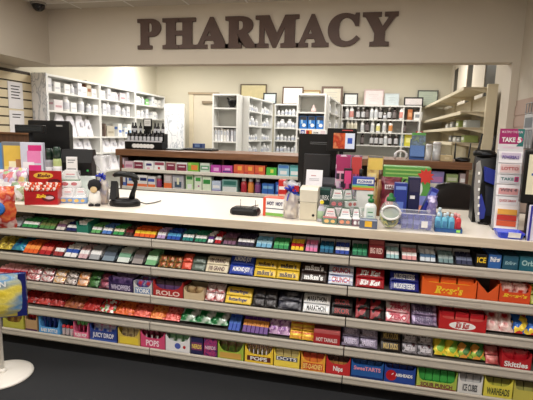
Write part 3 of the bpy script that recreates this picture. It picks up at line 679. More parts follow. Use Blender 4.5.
cut(5, -0.8183, -0.65, 0.1264, 'lime green display box with a deep U-shaped cut', M((160, 190, 60)), ('bag', 'dark green sour pouch', 3, 2, foil([(60, 80, 30), (90, 110, 40), (120, 40, 50)], 26), None), hc=.42, curve='u', panel=M((206, 160, 70)), inner=M((70, 80, 30)))
o = cut(5, -0.6437, -0.4644, 0.1683, 'tall yellow lollipop box with a black name panel', M((246, 206, 50)), ('stick', 'red and brown wrapped lollipop', 6, 2, foil([(200, 40, 44), (120, 50, 40), (240, 220, 200)], 60), W_), hc=.5, curve='u', panel=M((90, 30, 30)), text='POPS', tc=W_, letter_w=.6, tz=(.018, .042))
cut(5, -0.4613, -0.3023, 0.1721, 'yellow gumdrop box with round blue lettering spots', M((244, 216, 70)), ('pack', 'pale yellow gumdrop carton', 3, 2, M((226, 214, 150)), M((206, 190, 120))), hc=.62, curve='box', text='DOTS', tc=W_, letter_w=.78, tz=(.045, .066), panel=M((24, 40, 90)))
cut(5, -0.2962, -0.1501, 0.1517, 'orange-yellow display box with a red panel', M((244, 170, 50)), ('pack', 'orange chewy candy pack', 3, 2, M((190, 60, 30)), M((236, 130, 50))), hc=.5, curve='u', panel=M((214, 70, 30)), text='BIT-O-HONEY', tc=M((250, 220, 120)))
cut(5, -0.1472, -0.0045, 0.1259, 'red display box with white lettering and dark bars', M((206, 40, 44)), ('pack', 'dark brown toffee pack', 4, 2, M((70, 40, 30)), M((190, 130, 60))), hc=.58, curve='u', text='Nips', tc=W_, letter_w=.4)
cut(5, -0.0017, 0.1824, 0.1479, 'blue display box with colourful chewy lettering', M((30, 90, 170)), ('pack', 'blue chewy tart pack', 4, 2, M((30, 80, 150)), M((80, 130, 190))), hc=.74, curve='box', text='SweeTARTS', tc=M((240, 150, 170)), letter_w=.84, tz=(.05, .075), band=M((20, 50, 120)), back=.98)
o = cut(5, 0.1852, 0.3582, 0.1573, 'blue taffy display box with a red balloon shape', M((34, 70, 160)), ('pack', 'dark blue taffy pack', 4, 2, M((30, 50, 130)), M((200, 60, 60))), hc=.76, curve='box', back=.98)
part('printed_balloon', o, lambda b: (b.prism([(-.046 + .03 * math.cos(a * PI / 10), .045 + .033 * math.sin(a * PI / 10)) for a in range(20)], 'y', -.0009, 0, RED), b.prism([(-.046, .05), (-.036, .062), (-.033, .058), (-.042, .048)], 'y', -.0012, 0, W_)), 'red balloon shape')
part('lettering', o, lambda b: b.text('AIRHEADS', -.024, .07, .042, .062, -.0014, W_, .04))
cut(5, 0.3636, 0.5786, 0.1374, 'low lime box holding bright green packs', M((170, 190, 70)), ('pack', 'bright green sour straw pack', 5, 2, M((40, 150, 60)), M((60, 170, 70))), hc=.36, curve='box', band=M((150, 40, 60)), text='SOUR PUNCH', tc=M((120, 30, 60)), back=.9)
cut(5, 0.5812, 0.71, 0.1354, 'white and grey display box', M((222, 222, 220)), ('pack', 'silver grey mint carton', 3, 2, M((150, 150, 152)), M((200, 200, 200))), hc=.6, curve='box', text='ICE CUBES', tc=M((60, 62, 70)), letter_w=.6)
cut(5, 0.7151, 0.8607, 0.1337, 'lemon yellow sour candy box with dark lettering', M((226, 214, 70)), ('pack', 'olive sour candy pack', 3, 2, M((120, 120, 50)), M((190, 190, 70))), hc=.6, curve='u', text='WARHEADS', tc=M((60, 70, 40)))
cut(5, 0.8632, 1.022, 0.1319, 'dull yellow candy box at the corner of the base shelf', M((200, 190, 80)), ('pack', 'khaki candy pack', 3, 2, M((110, 106, 60)), M((170, 170, 90))), hc=.55, curve='box')
# ================================================================== white floor stand with two big bags
SX, SY = -2.075, -.37
t = thing('floor_display_stand', (SX, SY, 0)); STW = M((226, 222, 214), .4, var=.02)
tag(t, 'white round-based floor stand with a thin upright pole', 'display stand')
part('base', t, lambda b: b.lathe([(.165, 0), (.17, .006), (.168, .014), (.15, .02), (.02, .028), (.001, .028)], STW, n=40))
part('pole', t, lambda b: b.tube([(0, 0, .02), (0, 0, .7), (0, 0, 1.36)], .0115, STW, 12))
part('collar', t, lambda b: b.lathe([(.024, .024), (.022, .04), (.012, .05)], STW, n=16))
for zz in (1.2, .73): part('hook', t, lambda b: b.tube([(.0, -.01, zz), (.02, -.06, zz), (.03, -.09, zz - .004), (.03, -.095, zz + .008)], .003, SILVER))
o = make_bag(.27, .235, .06, foil([(206, 60, 40), (230, 120, 60), (190, 40, 40), (226, 200, 190)], 15, rough=.25), seed=41)
part('printed_panel', o, lambda b: b.lathe([(.001, -.036), (.03, -.034), (.04, -.03)], M((40, 110, 200), .3), c=(0, 0, 0)), 'round blue emblem').matrix_local = Matrix.Translation((.05, -.004, .115)) @ Matrix.Rotation(PI / 2, 4, 'X').to_4x4() @ Matrix.Scale(-1, 4, (0, 0, 1))
put(o, -2.0, SY - .10, .945, rz=.55); tag(o, 'orange and red candy bag with a round blue emblem hung on the floor stand', 'candy bag')
o = make_bag(.27, .26, .06, foil([(240, 214, 50), (240, 222, 90), (90, 150, 206), (236, 206, 40)], 6, rough=.25, stretch=(.6, 1, 1.6)), foil([(24, 36, 120), (30, 46, 140)], 12), seed=43)
part('printed_panel', o, lambda b: b.prism([(.085, .006), (.1355, .006), (.1355, .254), (.098, .254)], 'y', -.016, .016, M((22, 30, 104), .3)), 'dark blue side panel')
part('lettering', o, lambda b: b.text('LEMON', -.11, .04, .19, .222, -.034, M((240, 240, 240)), .03))
put(o, -1.96, SY - .10, .43, rz=.55); tag(o, 'yellow candy bag with dark blue edges hung low on the floor stand', 'candy bag')

# ================================================================== things on the countertop
CT = 1.0
ON = 'countertop goods'
def card(w, h, d, m, panels, name, label, cat, x, y, z=CT, rz=0.0, rx=0.0, text=None):
    """flat package with printed panels: (x0,x1,z0,z1 as fractions, material)"""
    b = MB(); b.box(-w / 2, w / 2, 0, d, 0, h, m, min(.003, d * .3)); o = b.build(name)
    def pp(b):
        for k, (a, c, e, f, mm) in enumerate(panels): b.box(-w / 2 + w * a, -w / 2 + w * c, -.0008 - .0004 * k, 0, h * e, h * f, mm)
    for k, (a, c, e, f, mm) in enumerate(panels or []):
        part('printed_panel', o, lambda b: b.box(-w / 2 + w * a, -w / 2 + w * c, -.0008 - .0004 * k, 0, h * e, h * f, mm))
    for tt in text or []:
        s_, a, c, e, f, mm = tt[:6]
        part('lettering', o, lambda b: b.text((tt[6] if len(tt) > 6 else str)(s_), -w / 2 + w * a, -w / 2 + w * c, h * e, h * f, -.0035, mm, .03))
    put(o, x, y, z, rz, rx); tag(o, label, cat); return o

# ---- clear bags of pastel candy at the register end
cc = lambda *c: foil(list(c), 26, kind='cell', rough=.2, bump=.7)
for i, ((x, y, w, h), cols, lab) in enumerate([
    ((-2.5544, 0.24, 0.1553, 0.193), ((226, 226, 230), (214, 70, 80), (150, 190, 120), (240, 240, 244), (190, 170, 210)), 'clear bag of wrapped candy with a red label at the register end of the counter'),
    ((-2.5505, 0.34, 0.1766, 0.201), ((230, 226, 236), (200, 120, 170), (170, 200, 170), (240, 240, 244), (226, 200, 90)), 'clear bag of pastel pink wrapped candy beside the red chocolate display'),
    ((-2.3013, 0.1, 0.1288, 0.132), ((170, 190, 130), (230, 226, 226), (110, 150, 90), (240, 240, 240), (200, 120, 110)), 'clear bag of pale green wrapped candy touching the red chocolate display')]):
    o = make_bag(w, h, .09, cc(*cols), seed=50 + i); part('clear_wrap', o, lambda b: b.pillow(w * 1.03, h * 1.02, .1, clear((250, 250, 255), .16), 60 + i, 8, 8))
    put(o, x, y, CT + .001, rz=[.1, -.1, .15][i], rx=-.12); tag(o, lab, 'candy bag', 'clear candy bags on the counter')
# ---- red chocolate display
x, y, w, h = (-2.0644, 0.015, 0.2054, 0.11)
REDB = M((180, 22, 30), .3); MAR = M((96, 20, 30), .35)
o = make_cut(w, .12, h, h * .8, REDB, 'Rolo', YEL, italic, curve='box', letter_w=.3, back=1.95, tz=(h * .42, h * .66), side=1.02)
part('printed_panel', o, lambda b: (b.prism([(w * .22 + w * .2 * math.cos(k * PI / 10), h * .42 + h * .22 * math.sin(k * PI / 10)) for k in range(20)], 'y', -.001, 0, MAR), b.prism([(w * .25 + w * .13 * math.cos(k * PI / 10), h * .44 + h * .1 * math.sin(k * PI / 10)) for k in range(20)], 'y', -.0016, 0, M((206, 180, 190), .4))), 'maroon swirl')
def hdr(b):
    b.box(-w / 2, w / 2, .118, .12, h * 1.9, h * 1.96, REDB)
    b.prism([(-w * .06 + w * .3 * math.cos(k * PI / 12), h * 1.66 + h * .2 * math.sin(k * PI / 12)) for k in range(24)], 'y', .1155, .117, M((226, 180, 50)))
    b.prism([(w * .26 + w * .2 * math.cos(k * PI / 12), h * 1.3 + h * .16 * math.sin(k * PI / 12)) for k in range(24)], 'y', .1155, .117, MAR)
part('header_card', o, hdr); part('lettering', o, lambda b: b.text(italic('Rolo'), -w * .27, w * .15, h * 1.55, h * 1.78, .1145, MAR, .03), 'maroon header lettering')
put(o, x, y, CT, rz=.42); RDX, RDY = x, y; tag(o, 'red chocolate display box with a yellow oval on its header card', 'display box')
first = None
for r in range(3):
    for c in range(6):
        if first is None:
            b = MB(); bar_mesh(b, .044, .024, .03, foil([(236, 84, 24), (250, 240, 230), (230, 70, 24), (214, 30, 24)], 70, kind='cell')); o = first = b.build('wrapped_chocolate')
        else: o = dup(first)
        lx = -w / 2 + .022 + (w - .044) * c / 5; ly = .008 + r * .032
        put(o, x + lx * math.cos(.42) - ly * math.sin(.42), y + lx * math.sin(.42) + ly * math.cos(.42), CT + h * .80 + r * .014, rz=.42 + rnd.uniform(-.25, .25) + [.5, -.5][c % 2] * .6)
        o.rotation_euler[1] = rnd.uniform(-.4, .4)
        reg(o, 'orange and white wrapped chocolate', ', ' + ['front row', 'middle row', 'back row'][r] + ' of red display', 'wrapped chocolate', 'chocolates in the red display', c, 'from candy bags')
# bed the chocolates sit on
# ---- domed blister packs
def blister(w, h, low, lowtop, pic, name='blister_pack', back=None):
    b = MB(); d = .05
    b.prism([(-w / 2, 0), (w / 2, 0), (w / 2, h * .42), (w * .34, h * .9), (w * .22, h), (-w * .22, h), (-w * .34, h * .9), (-w / 2, h * .42)], 'y', d, d + .002, back or W_)
    o = b.build(name)
    part('card_print', o, lambda b: (b.prism([(-w * .36, h * .42), (w * .36, h * .42), (w * .24, h * .92), (-w * .24, h * .92)], 'y', d - .003, d, W_), b.box(-w * .2, w * .2, d - .0045, d - .003, h * .7, h * .76, M((226, 130, 140))), b.box(-w * .24, w * .24, d - .0045, d - .003, h * .56, h * .6, M((150, 170, 190)))))
    part('tray', o, lambda b: (b.box(-w / 2, w / 2, .004, d, 0, h * .38, low, .006), b.box(-w / 2 + .004, w / 2 - .004, .008, d, h * .38, h * .42, lowtop)))
    part('picture', o, lambda b: (b.prism([(-w * .2 + w * .16 * math.cos(k * PI / 8), h * .2 + h * .11 * math.sin(k * PI / 8)) for k in range(16)], 'y', .0025, .004, pic), b.prism([(w * .22 + w * .14 * math.cos(k * PI / 8), h * .2 + h * .1 * math.sin(k * PI / 8)) for k in range(16)], 'y', .0025, .004, pic)))
    part('clear_dome', o, lambda b: b.prism([(.002, 0), (d, 0), (d, h * .95), (d * .6, h * .9), (.002, h * .42)], 'x', -w * .47, w * .47, clear((240, 245, 250), .14)))
    return o
SKY = M((110, 160, 220), .4); SUN = M((246, 190, 50), .4); MINT = M((60, 120, 70), .4); ROSE = M((206, 70, 80), .4)
x, y, w, h = (-1.9785, 0.1, 0.0923, 0.098); o = blister(w * 1.1, h, SKY, W_, SUN); put(o, x + .016, y + .03, CT, rz=.42); tag(o, 'domed clear pack with blue tray and yellow dots next to the red display', 'blister pack', 'domed packs on the counter')
x, y, w, h = (-1.8876, 0.1, 0.085, 0.103); o = blister(w * 1.1, h, SKY, W_, SUN); put(o, x + .014, y + .045, CT, rz=.42); tag(o, 'domed clear pack with blue tray and yellow dots, farther from the red display', 'blister pack', 'domed packs on the counter')
zt = CT + h
b = MB(); b.box(-.075, .075, 0, .09, 0, h * .97, clear((240, 244, 248), .3), .004); o = b.build('acrylic_riser'); put(o, (-1.9846, 0.19, 0.1735, 0.084)[0], .19, CT, rz=.42); tag(o, 'clear acrylic riser behind the blue-tray domed packs', 'riser')
x0, x1, z0, z1 = (-2.0597, -1.9177, 1.092, 1.211)
o = blister(x1 - x0, z1 - z0, W_, MINT, ROSE); put(o, (x0 + x1) / 2, .2, CT + h * .97, rz=.42); tag(o, 'domed white pack with green lid strip on top of the blue-tray packs', 'blister pack', 'domed packs on the counter')
# clear sign holder
x, y, w, h = (-1.8822, 0.24, 0.1024, 0.175); b = MB(); b.prism([(.0, 0), (.01, 0), (.07, h), (.06, h)], 'x', -w / 2, w / 2, clear((225, 235, 232), .4)); b.box(-w / 2, w / 2, 0, .1, 0, .004, clear((225, 235, 232), .4)); o = b.build('sign_holder'); put(o, x, y, CT, rz=.4)
part('paper_insert', o, lambda b: b.prism([(.011, .01), (.013, .01), (.058, h * .8), (.056, h * .8)], 'x', -w * .4, w * .4, M((196, 206, 196), .6))); tag(o, 'clear leaning sign holder beside the small penguin-coloured figure', 'sign holder')
o['label'] = 'clear leaning sign holder between domed packs and the black and white figure'
# black and white plush figure
x, y, w, h = (-1.7371, 0.12, 0.0934, 0.179); t = thing('plush_figure', (x, y, CT), .4); tag(t, 'small black and white stuffed figure beside the blue-ribbon gift bag', 'plush toy')
part('body', t, lambda b: b.lathe([(.004, 0), (w * .36, .004), (w * .42, h * .25), (w * .36, h * .52), (w * .2, h * .6)], M((232, 230, 226), .9), n=18, sy=.7))
part('head', t, lambda b: b.lathe([(w * .2, h * .54), (w * .42, h * .62), (w * .48, h * .78), (w * .36, h * .94), (.003, h)], M((24, 24, 30), .9), n=18, sy=.75))
part('face', t, lambda b: b.lathe([(.002, -.006), (w * .2, -.004), (w * .24, 0)], M((220, 190, 140), .8), n=14)).matrix_local = Matrix.Translation((0, -w * .33, h * .62)) @ Matrix.Rotation(PI / 2, 4, 'X').to_4x4() @ Matrix.Scale(-1, 4, (0, 0, 1))
for s_ in (-1, 1): part('foot', t, lambda b: b.lathe([(.003, 0), (w * .2, .002), (w * .18, h * .08), (.002, h * .1)], M((30, 30, 34), .9), c=(s_ * w * .22, -w * .25, 0), n=12))
# ribboned gift bags
def gift(w, h, cols, bow, seed, tagm=None, nk=.78, fl=1.05):
    kz = lambda z: z * nk / .78 if z <= .78 else nk + (z - .78) * (1 - nk) / .22
    b = MB(); rings = []
    q = random.Random(seed)
    for zz, s_ in ((0, .8), (.02, 1), (.3, 1.02), (.6, .85), (.74, .4), (.78, .28), (.84, .55), (.93, (fl + .9) / 2), (1, fl)):
        rings.append([(w / 2 * s_ * math.cos(a * PI / 9) * (1 + q.uniform(-.08, .08)), w * .34 * s_ * math.sin(a * PI / 9) * (1 + q.uniform(-.12, .12)), h * kz(zz) + (q.uniform(-.02, .02) if zz > .9 else 0)) for a in range(18)])
    b.loft(rings, clear((245, 246, 250), .3)); o = b.build('gift_bag')
    part('filling', o, lambda b: b.loft([[(w / 2 * .9 * s_ * math.cos(a * PI / 8), w * .3 * s_ * math.sin(a * PI / 8), h * kz(zz)) for a in range(16)] for zz, s_ in ((.01, .7), (.05, 1), (.3, 1), (.58, .82), (.68, .3))], foil(cols, 38, kind='cell', bump=.8)))
    def bw(b):
        for k in range(5):
            a = -.6 + k * .75
            b.tube([(0, -.01, h * nk * .987), (w * .3 * math.cos(a), -.02 - .01 * k % 3, h * nk * .987 + w * .3 * math.sin(a)), (w * .42 * math.cos(a + .3), -.025, h * nk * .987 + w * .36 * math.sin(a + .3)), (0, -.012, h * nk * .987)], .006, bow, 6)
        b.lathe([(w * .16, -.008), (w * .19, 0), (w * .16, .008)], bow, c=(0, 0, h * nk * .987), n=12)
        b.tube([(0, -.02, h * nk * .987), (-w * .12, -w * .32, h * nk * .85), (-w * .2, -w * .36, h * nk * .64)], .004, bow, 6)
    part('ribbon_bow', o, bw, 'shiny blue bow')
    if tagm: part('gift_tag', o, lambda b: b.box(w * .1, w * .5, -.03, -.027, h * .76, h * .92, tagm), 'red tag')
    return o
RIB = M((36, 56, 206), .25)
x, y, w, h = (-1.7217, 0.2, 0.08, 0.322); o = gift(w, h, [(206, 170, 130), (150, 100, 90), (226, 210, 190), (120, 110, 150)], RIB, 3, None, .58, 1.7); put(o, x, y, CT); tag(o, 'clear gift bag tied with a blue ribbon beside the barcode scanner', 'gift bag', 'ribboned gift bags')
# ---- barcode scanner on its stand
x, y, w, h = (-1.5627, 0.2, 0.2533, 0.248)
t = thing('barcode_scanner', (x, y, CT), .25); tag(t, 'black barcode scanner on a curved stand on the countertop', 'barcode scanner')
part('base', t, lambda b: (b.lathe([(.001, 0), (.1, 0), (.104, .008), (.1, .03), (.085, .045), (.03, .052), (.001, .052)], BLACK, n=28, sy=.72),))
part('cradle', t, lambda b: b.prism([(-.05, .045), (.045, .045), (.025, .15), (.0, .165), (-.012, .13)], 'x', -.09, -.05, BLACKM))
part('neck', t, lambda b: b.tube([(.045, 0, .045), (.055, 0, .09), (.07, 0, .13), (.075, 0, .16), (.055, -.005, .19)], [.022, .016, .014, .014, .016], BLACK, 10))
part('head', t, lambda b: b.loft([[(px, py + .032 * sy * math.cos(a * PI / 6), pz + .02 * sy * math.sin(a * PI / 6)) for a in range(12)] for px, py, pz, sy in ((-.07, 0, .205, .5), (-.065, 0, .206, .8), (-.02, 0, .215, 1), (.05, 0, .205, 1.05), (.085, 0, .188, .9), (.095, 0, .182, .4))], BLACK))
part('scan_window', t, lambda b: b.box(-.074, -.068, -.014, .014, .198, .212, M((90, 20, 24), .1)))
part('cable', t, lambda b: b.tube([(.08, .04, .02), (.13, .05, .006), (.17, .1, .006), (.2, .2, .006)], .004, BLACK, 6))
# ---- signature pad
x, y, w, h = (-0.7145, 0.19, 0.1801, 0.088)
t = thing('signature_pad', (x, y, CT), -.06); tag(t, 'small flat black signature pad lying alone on the countertop', 'signature pad')
part('body', t, lambda b: b.loft([[(sx * w / 2 * k, sy * .055 * k, z) for sx, sy in ((-1, -.7), (-.8, -1), (.8, -1), (1, -.7), (1, .7), (.8, 1), (-.8, 1), (-1, .7))] for z, k in ((0, .92), (.008, 1), (.026, 1), (.04, .9), (.044, .84))], BLACK, False))
part('screen', t, lambda b: b.box(-w * .3, w * .3, -.025, .03, .044, .0455, M((44, 48, 52), .1)))
part('cable', t, lambda b: b.tube([(-.03, .05, .02), (-.04, .1, .006), (-.06, .2, .006), (-.02, .34, .006)], .003, BLACK, 6))
for s_ in (-1, 1): part('stylus_post', t, lambda b: b.tube([(s_ * w * .28, .045, .03), (s_ * w * .28, .05, .085)], .0025, SILVER, 6))
# ---- hand warmer carton
x, y, w, h = (-0.5293, 0.17, 0.1423, 0.117)
b = MB(); b.box(-w / 2, w / 2, 0, .09, 0, h, M((224, 70, 40), .35), .003); o = b.build('carton')
part('printed_panel', o, lambda b: (b.box(-w * .36, w / 2 - .001, -.001, 0, .002, h * .97, W_), b.box(-w * .36, w / 2 - .001, -.0016, -.001, .004, h * .2, M((120, 180, 70))), b.box(-w * .36, w / 2 - .001, -.0016, -.001, h * .4, h * .45, M((60, 70, 90))), b.box(-w * .45, w * .47, .006, .084, h, h + .001, M((226, 100, 70)))), 'white front with green foot')
for xa in (-.3, .1): part('lettering', o, lambda b: b.text('HOT', w * xa, w * (xa + .32), h * .6, h * .8, -.003, M((34, 30, 90)), .04))
put(o, x, y, CT, rz=-.12); tag(o, 'red and white carton with navy lettering beside the signature pad', 'carton')
x0, x1, z0, z1 = (-0.5328, -0.4895, 1., 1.214)
card(.05, z1 - 1.0, .06, M((206, 40, 36), .35), [(.1, .9, .7, .8, W_), (.1, .9, .5, .56, M((240, 200, 180)))], 'carton', 'narrow upright red carton behind the second gift bag', 'carton', (x0 + x1) / 2, .34)
x, y, w, h = (-0.4193, 0.16, 0.0991, 0.223); o = gift(w, h, [(190, 170, 140), (120, 90, 80), (216, 206, 190), (150, 130, 120)], RIB, 5, RED); put(o, x, y, CT); tag(o, 'clear gift bag with blue bow and red tag beside the beige box', 'gift bag', 'ribboned gift bags')
# ---- beige collection box
x, y, w, h = (-0.3096, 0.13, 0.1054, 0.202)
BEI = M((206, 198, 176), .5); t = thing('collection_box', (x, y, CT), -.04); tag(t, 'beige metal collection box with a black keyhole', 'collection box')
part('body', t, lambda b: b.box(-w / 2, w / 2, 0, .09, 0, h * .54, BEI, .004))
part('lid', t, lambda b: b.prism([(-.002, h * .55), (.092, h * .55), (.092, h), (.018, h * .98), (-.002, h * .9)], 'x', -w / 2 - .001, w / 2 + .001, M((214, 208, 190), .45)))
part('keyhole', t, lambda b: b.lathe([(.001, -.003), (.008, -.003), (.008, 0)], BLACK, n=12)).matrix_local = Matrix.Translation((w * .3, 0, h * .16)) @ Matrix.Rotation(PI / 2, 4, 'X').to_4x4() @ Matrix.Scale(-1, 4, (0, 0, 1))
# lotion tube + teal box
x, y, w, h = (-0.2306, 0.12, 0.0444, 0.13); t = thing('lotion_bottle', (x, y, CT)); tag(t, 'small pale lilac lotion bottle beside the beige box', 'lotion bottle')
part('body', t, lambda b: b.lathe([(.012, 0), (w * .46, .003), (w * .48, h * .55), (w * .3, h * .72), (w * .24, h * .76)], M((200, 200, 216), .3), n=16, sy=.7))
part('cap', t, lambda b: b.lathe([(w * .26, h * .76), (w * .26, h * .96), (w * .2, h)], M((226, 214, 236), .4), n=14)); part('label_band', t, lambda b: b.lathe([(w * .485, h * .15), (w * .488, h * .5)], M((160, 190, 150), .5), n=16, sy=.7))
x0, x1, z0, z1 = (-0.2773, -0.188, 1.079, 1.188)
card(x1 - x0, z1 - CT, .06, M((22, 62, 58), .4), [(.06, .94, .93, .97, M((60, 110, 100)))], 'carton', 'dark teal carton with white lettering behind the lilac bottle', 'carton', (x0 + x1) / 2, .24, text=[('DUREX', .1, .9, .6, .76, W_)])
# yellow price dot is part of the lotion bottle
part('price_sticker', t, lambda b: b.prism([(.012 * math.cos(k * PI / 8) + .004, h * .92 + .012 * math.sin(k * PI / 8)) for k in range(16)], 'y', -.02, -.018, M((240, 220, 40))), 'yellow round sticker')
# ---- domed packs, second group
GRN = M((40, 96, 56), .4); PICK = M((226, 150, 60), .4)
x, y, w, h = (-0.1737, 0.05, 0.0858, 0.094); h2 = h
o = blister(w, h, GRN, M((190, 60, 60)), M((240, 180, 60)), back=M((40, 90, 54), .4)); put(o, x, y, CT); tag(o, 'domed pack with green tray and orange dots, lower row nearest the lilac bottle', 'blister pack', 'domed packs on the counter')
x, y, w, h = (-0.0871, 0.05, 0.0817, 0.097); o = blister(w, h, M((60, 70, 60)), W_, M((226, 120, 60)), back=M((40, 90, 54), .4)); put(o, x, y, CT); tag(o, 'domed pack with dark grey tray, lower row in the middle of the green group', 'blister pack', 'domed packs on the counter')
x, y, w, h = (-0.0171, 0.05, 0.0529, 0.101); o = blister(w, h, M((120, 60, 80)), W_, W_, back=M((40, 90, 54), .4)); put(o, x, y, CT, rz=.2); tag(o, 'domed pack with mauve tray, lower row nearest the pump bottle', 'blister pack', 'domed packs on the counter')
b = MB(); b.box(-.12, .12, 0, .1, 0, h2 * .94, clear((232, 238, 234), .35), .004); o = b.build('acrylic_riser'); put(o, (-0.11, 0.12, 0.2323, 0.138)[0], .115, CT); tag(o, 'clear acrylic riser carrying the upper green-lidded domed packs', 'riser')
zr = CT + h2 * .94
x0, x1, z0, z1 = (-0.186, -0.0984, 1.093, 1.197)
o = blister(x1 - x0, z1 - zr, M((56, 60, 50)), GRN, ROSE, back=M((40, 90, 54), .4)); put(o, (x0 + x1) / 2, .13, zr); tag(o, 'domed pack with dark tray and red dots, upper row facing front', 'blister pack', 'domed packs on the counter')
x0, x1, z0, z1 = (-0.0897, -0.0093, 1.093, 1.196)
o = blister(x1 - x0, z1 - zr, M((206, 210, 206)), GRN, M((190, 60, 50)), back=M((40, 90, 54), .4)); put(o, (x0 + x1) / 2, .15, zr, rz=.7); tag(o, 'domed pack turned sideways on the upper row of the green group', 'blister pack', 'domed packs on the counter')
# ---- hand sanitizer pump bottle and small pack
x, y, w, h = (0.0523, 0.07, 0.0693, 0.186); t = thing('pump_bottle', (x, y, CT)); tag(t, 'white hand sanitizer bottle with a green pump', 'pump bottle')
part('body', t, lambda b: b.lathe([(w * .3, 0), (w * .46, .003), (w * .48, .01), (w * .48, h * .6), (w * .42, h * .68), (w * .2, h * .74), (w * .18, h * .78)], M((232, 236, 236), .3), n=22, sy=.62))
part('label_panel', t, lambda b: b.prism([(-w * .3, h * .15), (w * .3, h * .15), (w * .3, h * .6), (-w * .3, h * .6)], 'y', -w * .31, -w * .3, M((206, 226, 216), .5)))
part('label_print', t, lambda b: (b.box(-w * .2, w * .2, -w * .316, -w * .309, h * .45, h * .48, GREEN), b.box(-w * .22, w * .22, -w * .316, -w * .309, h * .33, h * .36, M((120, 150, 170)))))
part('pump', t, lambda b: (b.lathe([(w * .24, h * .76), (w * .24, h * .86), (w * .1, h * .88), (w * .1, h * .95)], M((24, 120, 56), .35), n=16), b.box(-w * .3, w * .16, -w * .1, w * .1, h * .94, h, M((24, 120, 56), .35), .004)), 'green pump')
x, y, w, h = (0.0448, 0.005, 0.0974, 0.054)
card(w, h, .035, M((96, 106, 130), .35), [(.3, .7, .2, .8, SUN), (.03, .97, .85, .97, M((190, 200, 226)))], 'earplug_pack', 'flat blue-grey pack with a yellow dot in front of the pump bottle', 'pack', x, y)
# carton bridge: white box carrying the colourful carton
x0, x1, z0, z1 = (-0.0345, 0.0669, 1.095, 1.184)
card(x1 - x0, z1 - CT, .08, M((216, 218, 216), .5), [(.1, .9, .3, .4, M((170, 190, 180)))], 'carton', 'plain pale carton under the blue rainbow-striped carton', 'carton', (x0 + x1) / 2, .26)
xa, xb, za, zb = (-0.0604, 0.0704, 1.184, 1.263)
o = card(xb - xa, zb - za, .07, M((40, 70, 170), .35), [(.0, .99, .02, .22, M((230, 110, 50))), (.0, .99, .22, .36, M((150, 200, 70))), (.0, .7, .36, .44, M((90, 180, 200))), (.2, .95, .52, .86, W_)], 'carton', 'blue carton with rainbow stripes and a white name panel', 'carton', (xa + xb) / 2, .255, z1, text=[('FLONASE', .26, .88, .58, .78, BLUE)])
# ---- clear round tub
x, y, w, h = (0.1601, 0.06, 0.1193, 0.202); t = thing('round_tub', (x, y, CT)); tag(t, 'clear round tub with a white ring label and a green cap', 'tub'); R_ = w * .5; hb = h * .8
prof = [(R_ * math.sin(a), hb / 2 - hb / 2 * math.cos(a)) for a in (.5, .8, 1.1, 1.4, 1.7, 2.0, 2.3, 2.6, 2.85)]
part('bowl', t, lambda b: b.lathe([(.01, prof[0][1] - .002)] + prof, clear((226, 236, 230), .22), n=28))
part('filling', t, lambda b: b.lathe([(.01, .008)] + [(R_ * .93 * math.sin(a), hb / 2 - hb / 2 * .95 * math.cos(a)) for a in (.55, .8, 1.1, 1.4, 1.6)] + [(.01, hb * .52)], foil([(214, 206, 90), (90, 140, 70), (236, 232, 170), (70, 90, 50)], 60, kind='cell'), n=24))
part('ring_label', t, lambda b: b.tube([(R_ * .82 * math.cos(k * PI / 16), -R_ * .86 - .012, hb * .62 + R_ * .62 * math.sin(k * PI / 16)) for k in range(33)], .0065, W_, 8), 'white ring label')
part('label_disc', t, lambda b: b.prism([(R_ * .78 * math.cos(k * PI / 16), hb * .62 + R_ * .58 * math.sin(k * PI / 16)) for k in range(32)], 'y', -R_ * .86 - .008, -R_ * .86 - .006, clear((206, 220, 214), .45)))
part('cap', t, lambda b: b.lathe([(R_ * .42, hb * .97), (R_ * .4, h * .88), (R_ * .24, h * .9), (R_ * .2, h * .98), (.003, h)], M((30, 110, 50), .35), n=18), 'green cap')
# ---- maroon pouch
x, y, w, h = (0.1741, 0.3, 0.1215, 0.27); o = make_bag(w, h, .06, foil([(110, 24, 40), (90, 18, 34), (150, 50, 60)], 16), seed=71, name='candy_pouch'); 
part('printed_panel', o, lambda b: (b.box(-w * .34, w * .34, -.036, -.034, h * .72, h * .82, M((226, 210, 214))), b.prism([(w * .3 * math.cos(k * PI / 8), h * .45 + h * .18 * math.sin(k * PI / 8)) for k in range(16)], 'y', -.036, -.034, M((220, 120, 140)))), 'white strip and pink fruit')
part('lettering', o, lambda b: b.text('HALLS', -w * .28, w * .28, h * .735, h * .805, -.039, MAR, .03)); put(o, x, y, CT, rx=-.08); tag(o, 'maroon pouch with a pink fruit picture in front of the green display', 'pouch')
# ---- big green display box
x, y, w, h = (0.2788, 0.55, 0.3024, 0.319)
LG = M((156, 200, 100), .4); t = thing('display_box', (x, y, CT), -.04); tag(t, 'large green display box with yellow-green stripes and a red burst', 'display box')
part('body', t, lambda b: b.box(-w / 2, w / 2, 0, .16, 0, h, M((84, 156, 66), .4), .004))
for zz, xe in ((.92, .3), (.84, .24), (.76, .28), (.68, .1), (.6, -.05), (.5, -.08), (.4, -.1)): part('printed_stripe', t, lambda b: b.box(-w * .45, w * xe, -.001, 0, h * zz, h * (zz + .03), LG))
part('printed_oval', t, lambda b: b.prism([(w * .18 + w * .17 * math.cos(k * PI / 12), h * .56 + h * .2 * math.sin(k * PI / 12)) for k in range(24)], 'y', -.003, 0, M((214, 222, 216))), 'white oval')
part('printed_ring', t, lambda b: b.tube([(w * .0 + w * .1 * math.cos(k * PI / 10), -.006, h * .5 + h * .24 * math.sin(k * PI / 10)) for k in range(5, 19)], .006, BLACK, 6), 'black arc')
part('printed_burst', t, lambda b: b.prism([(w * .39 + (.055 if k % 2 else .035) * math.cos(k * PI / 10), h * .82 + (.055 if k % 2 else .035) * math.sin(k * PI / 10)) for k in range(20)], 'y', -.004, 0, M((220, 50, 40))), 'red burst')
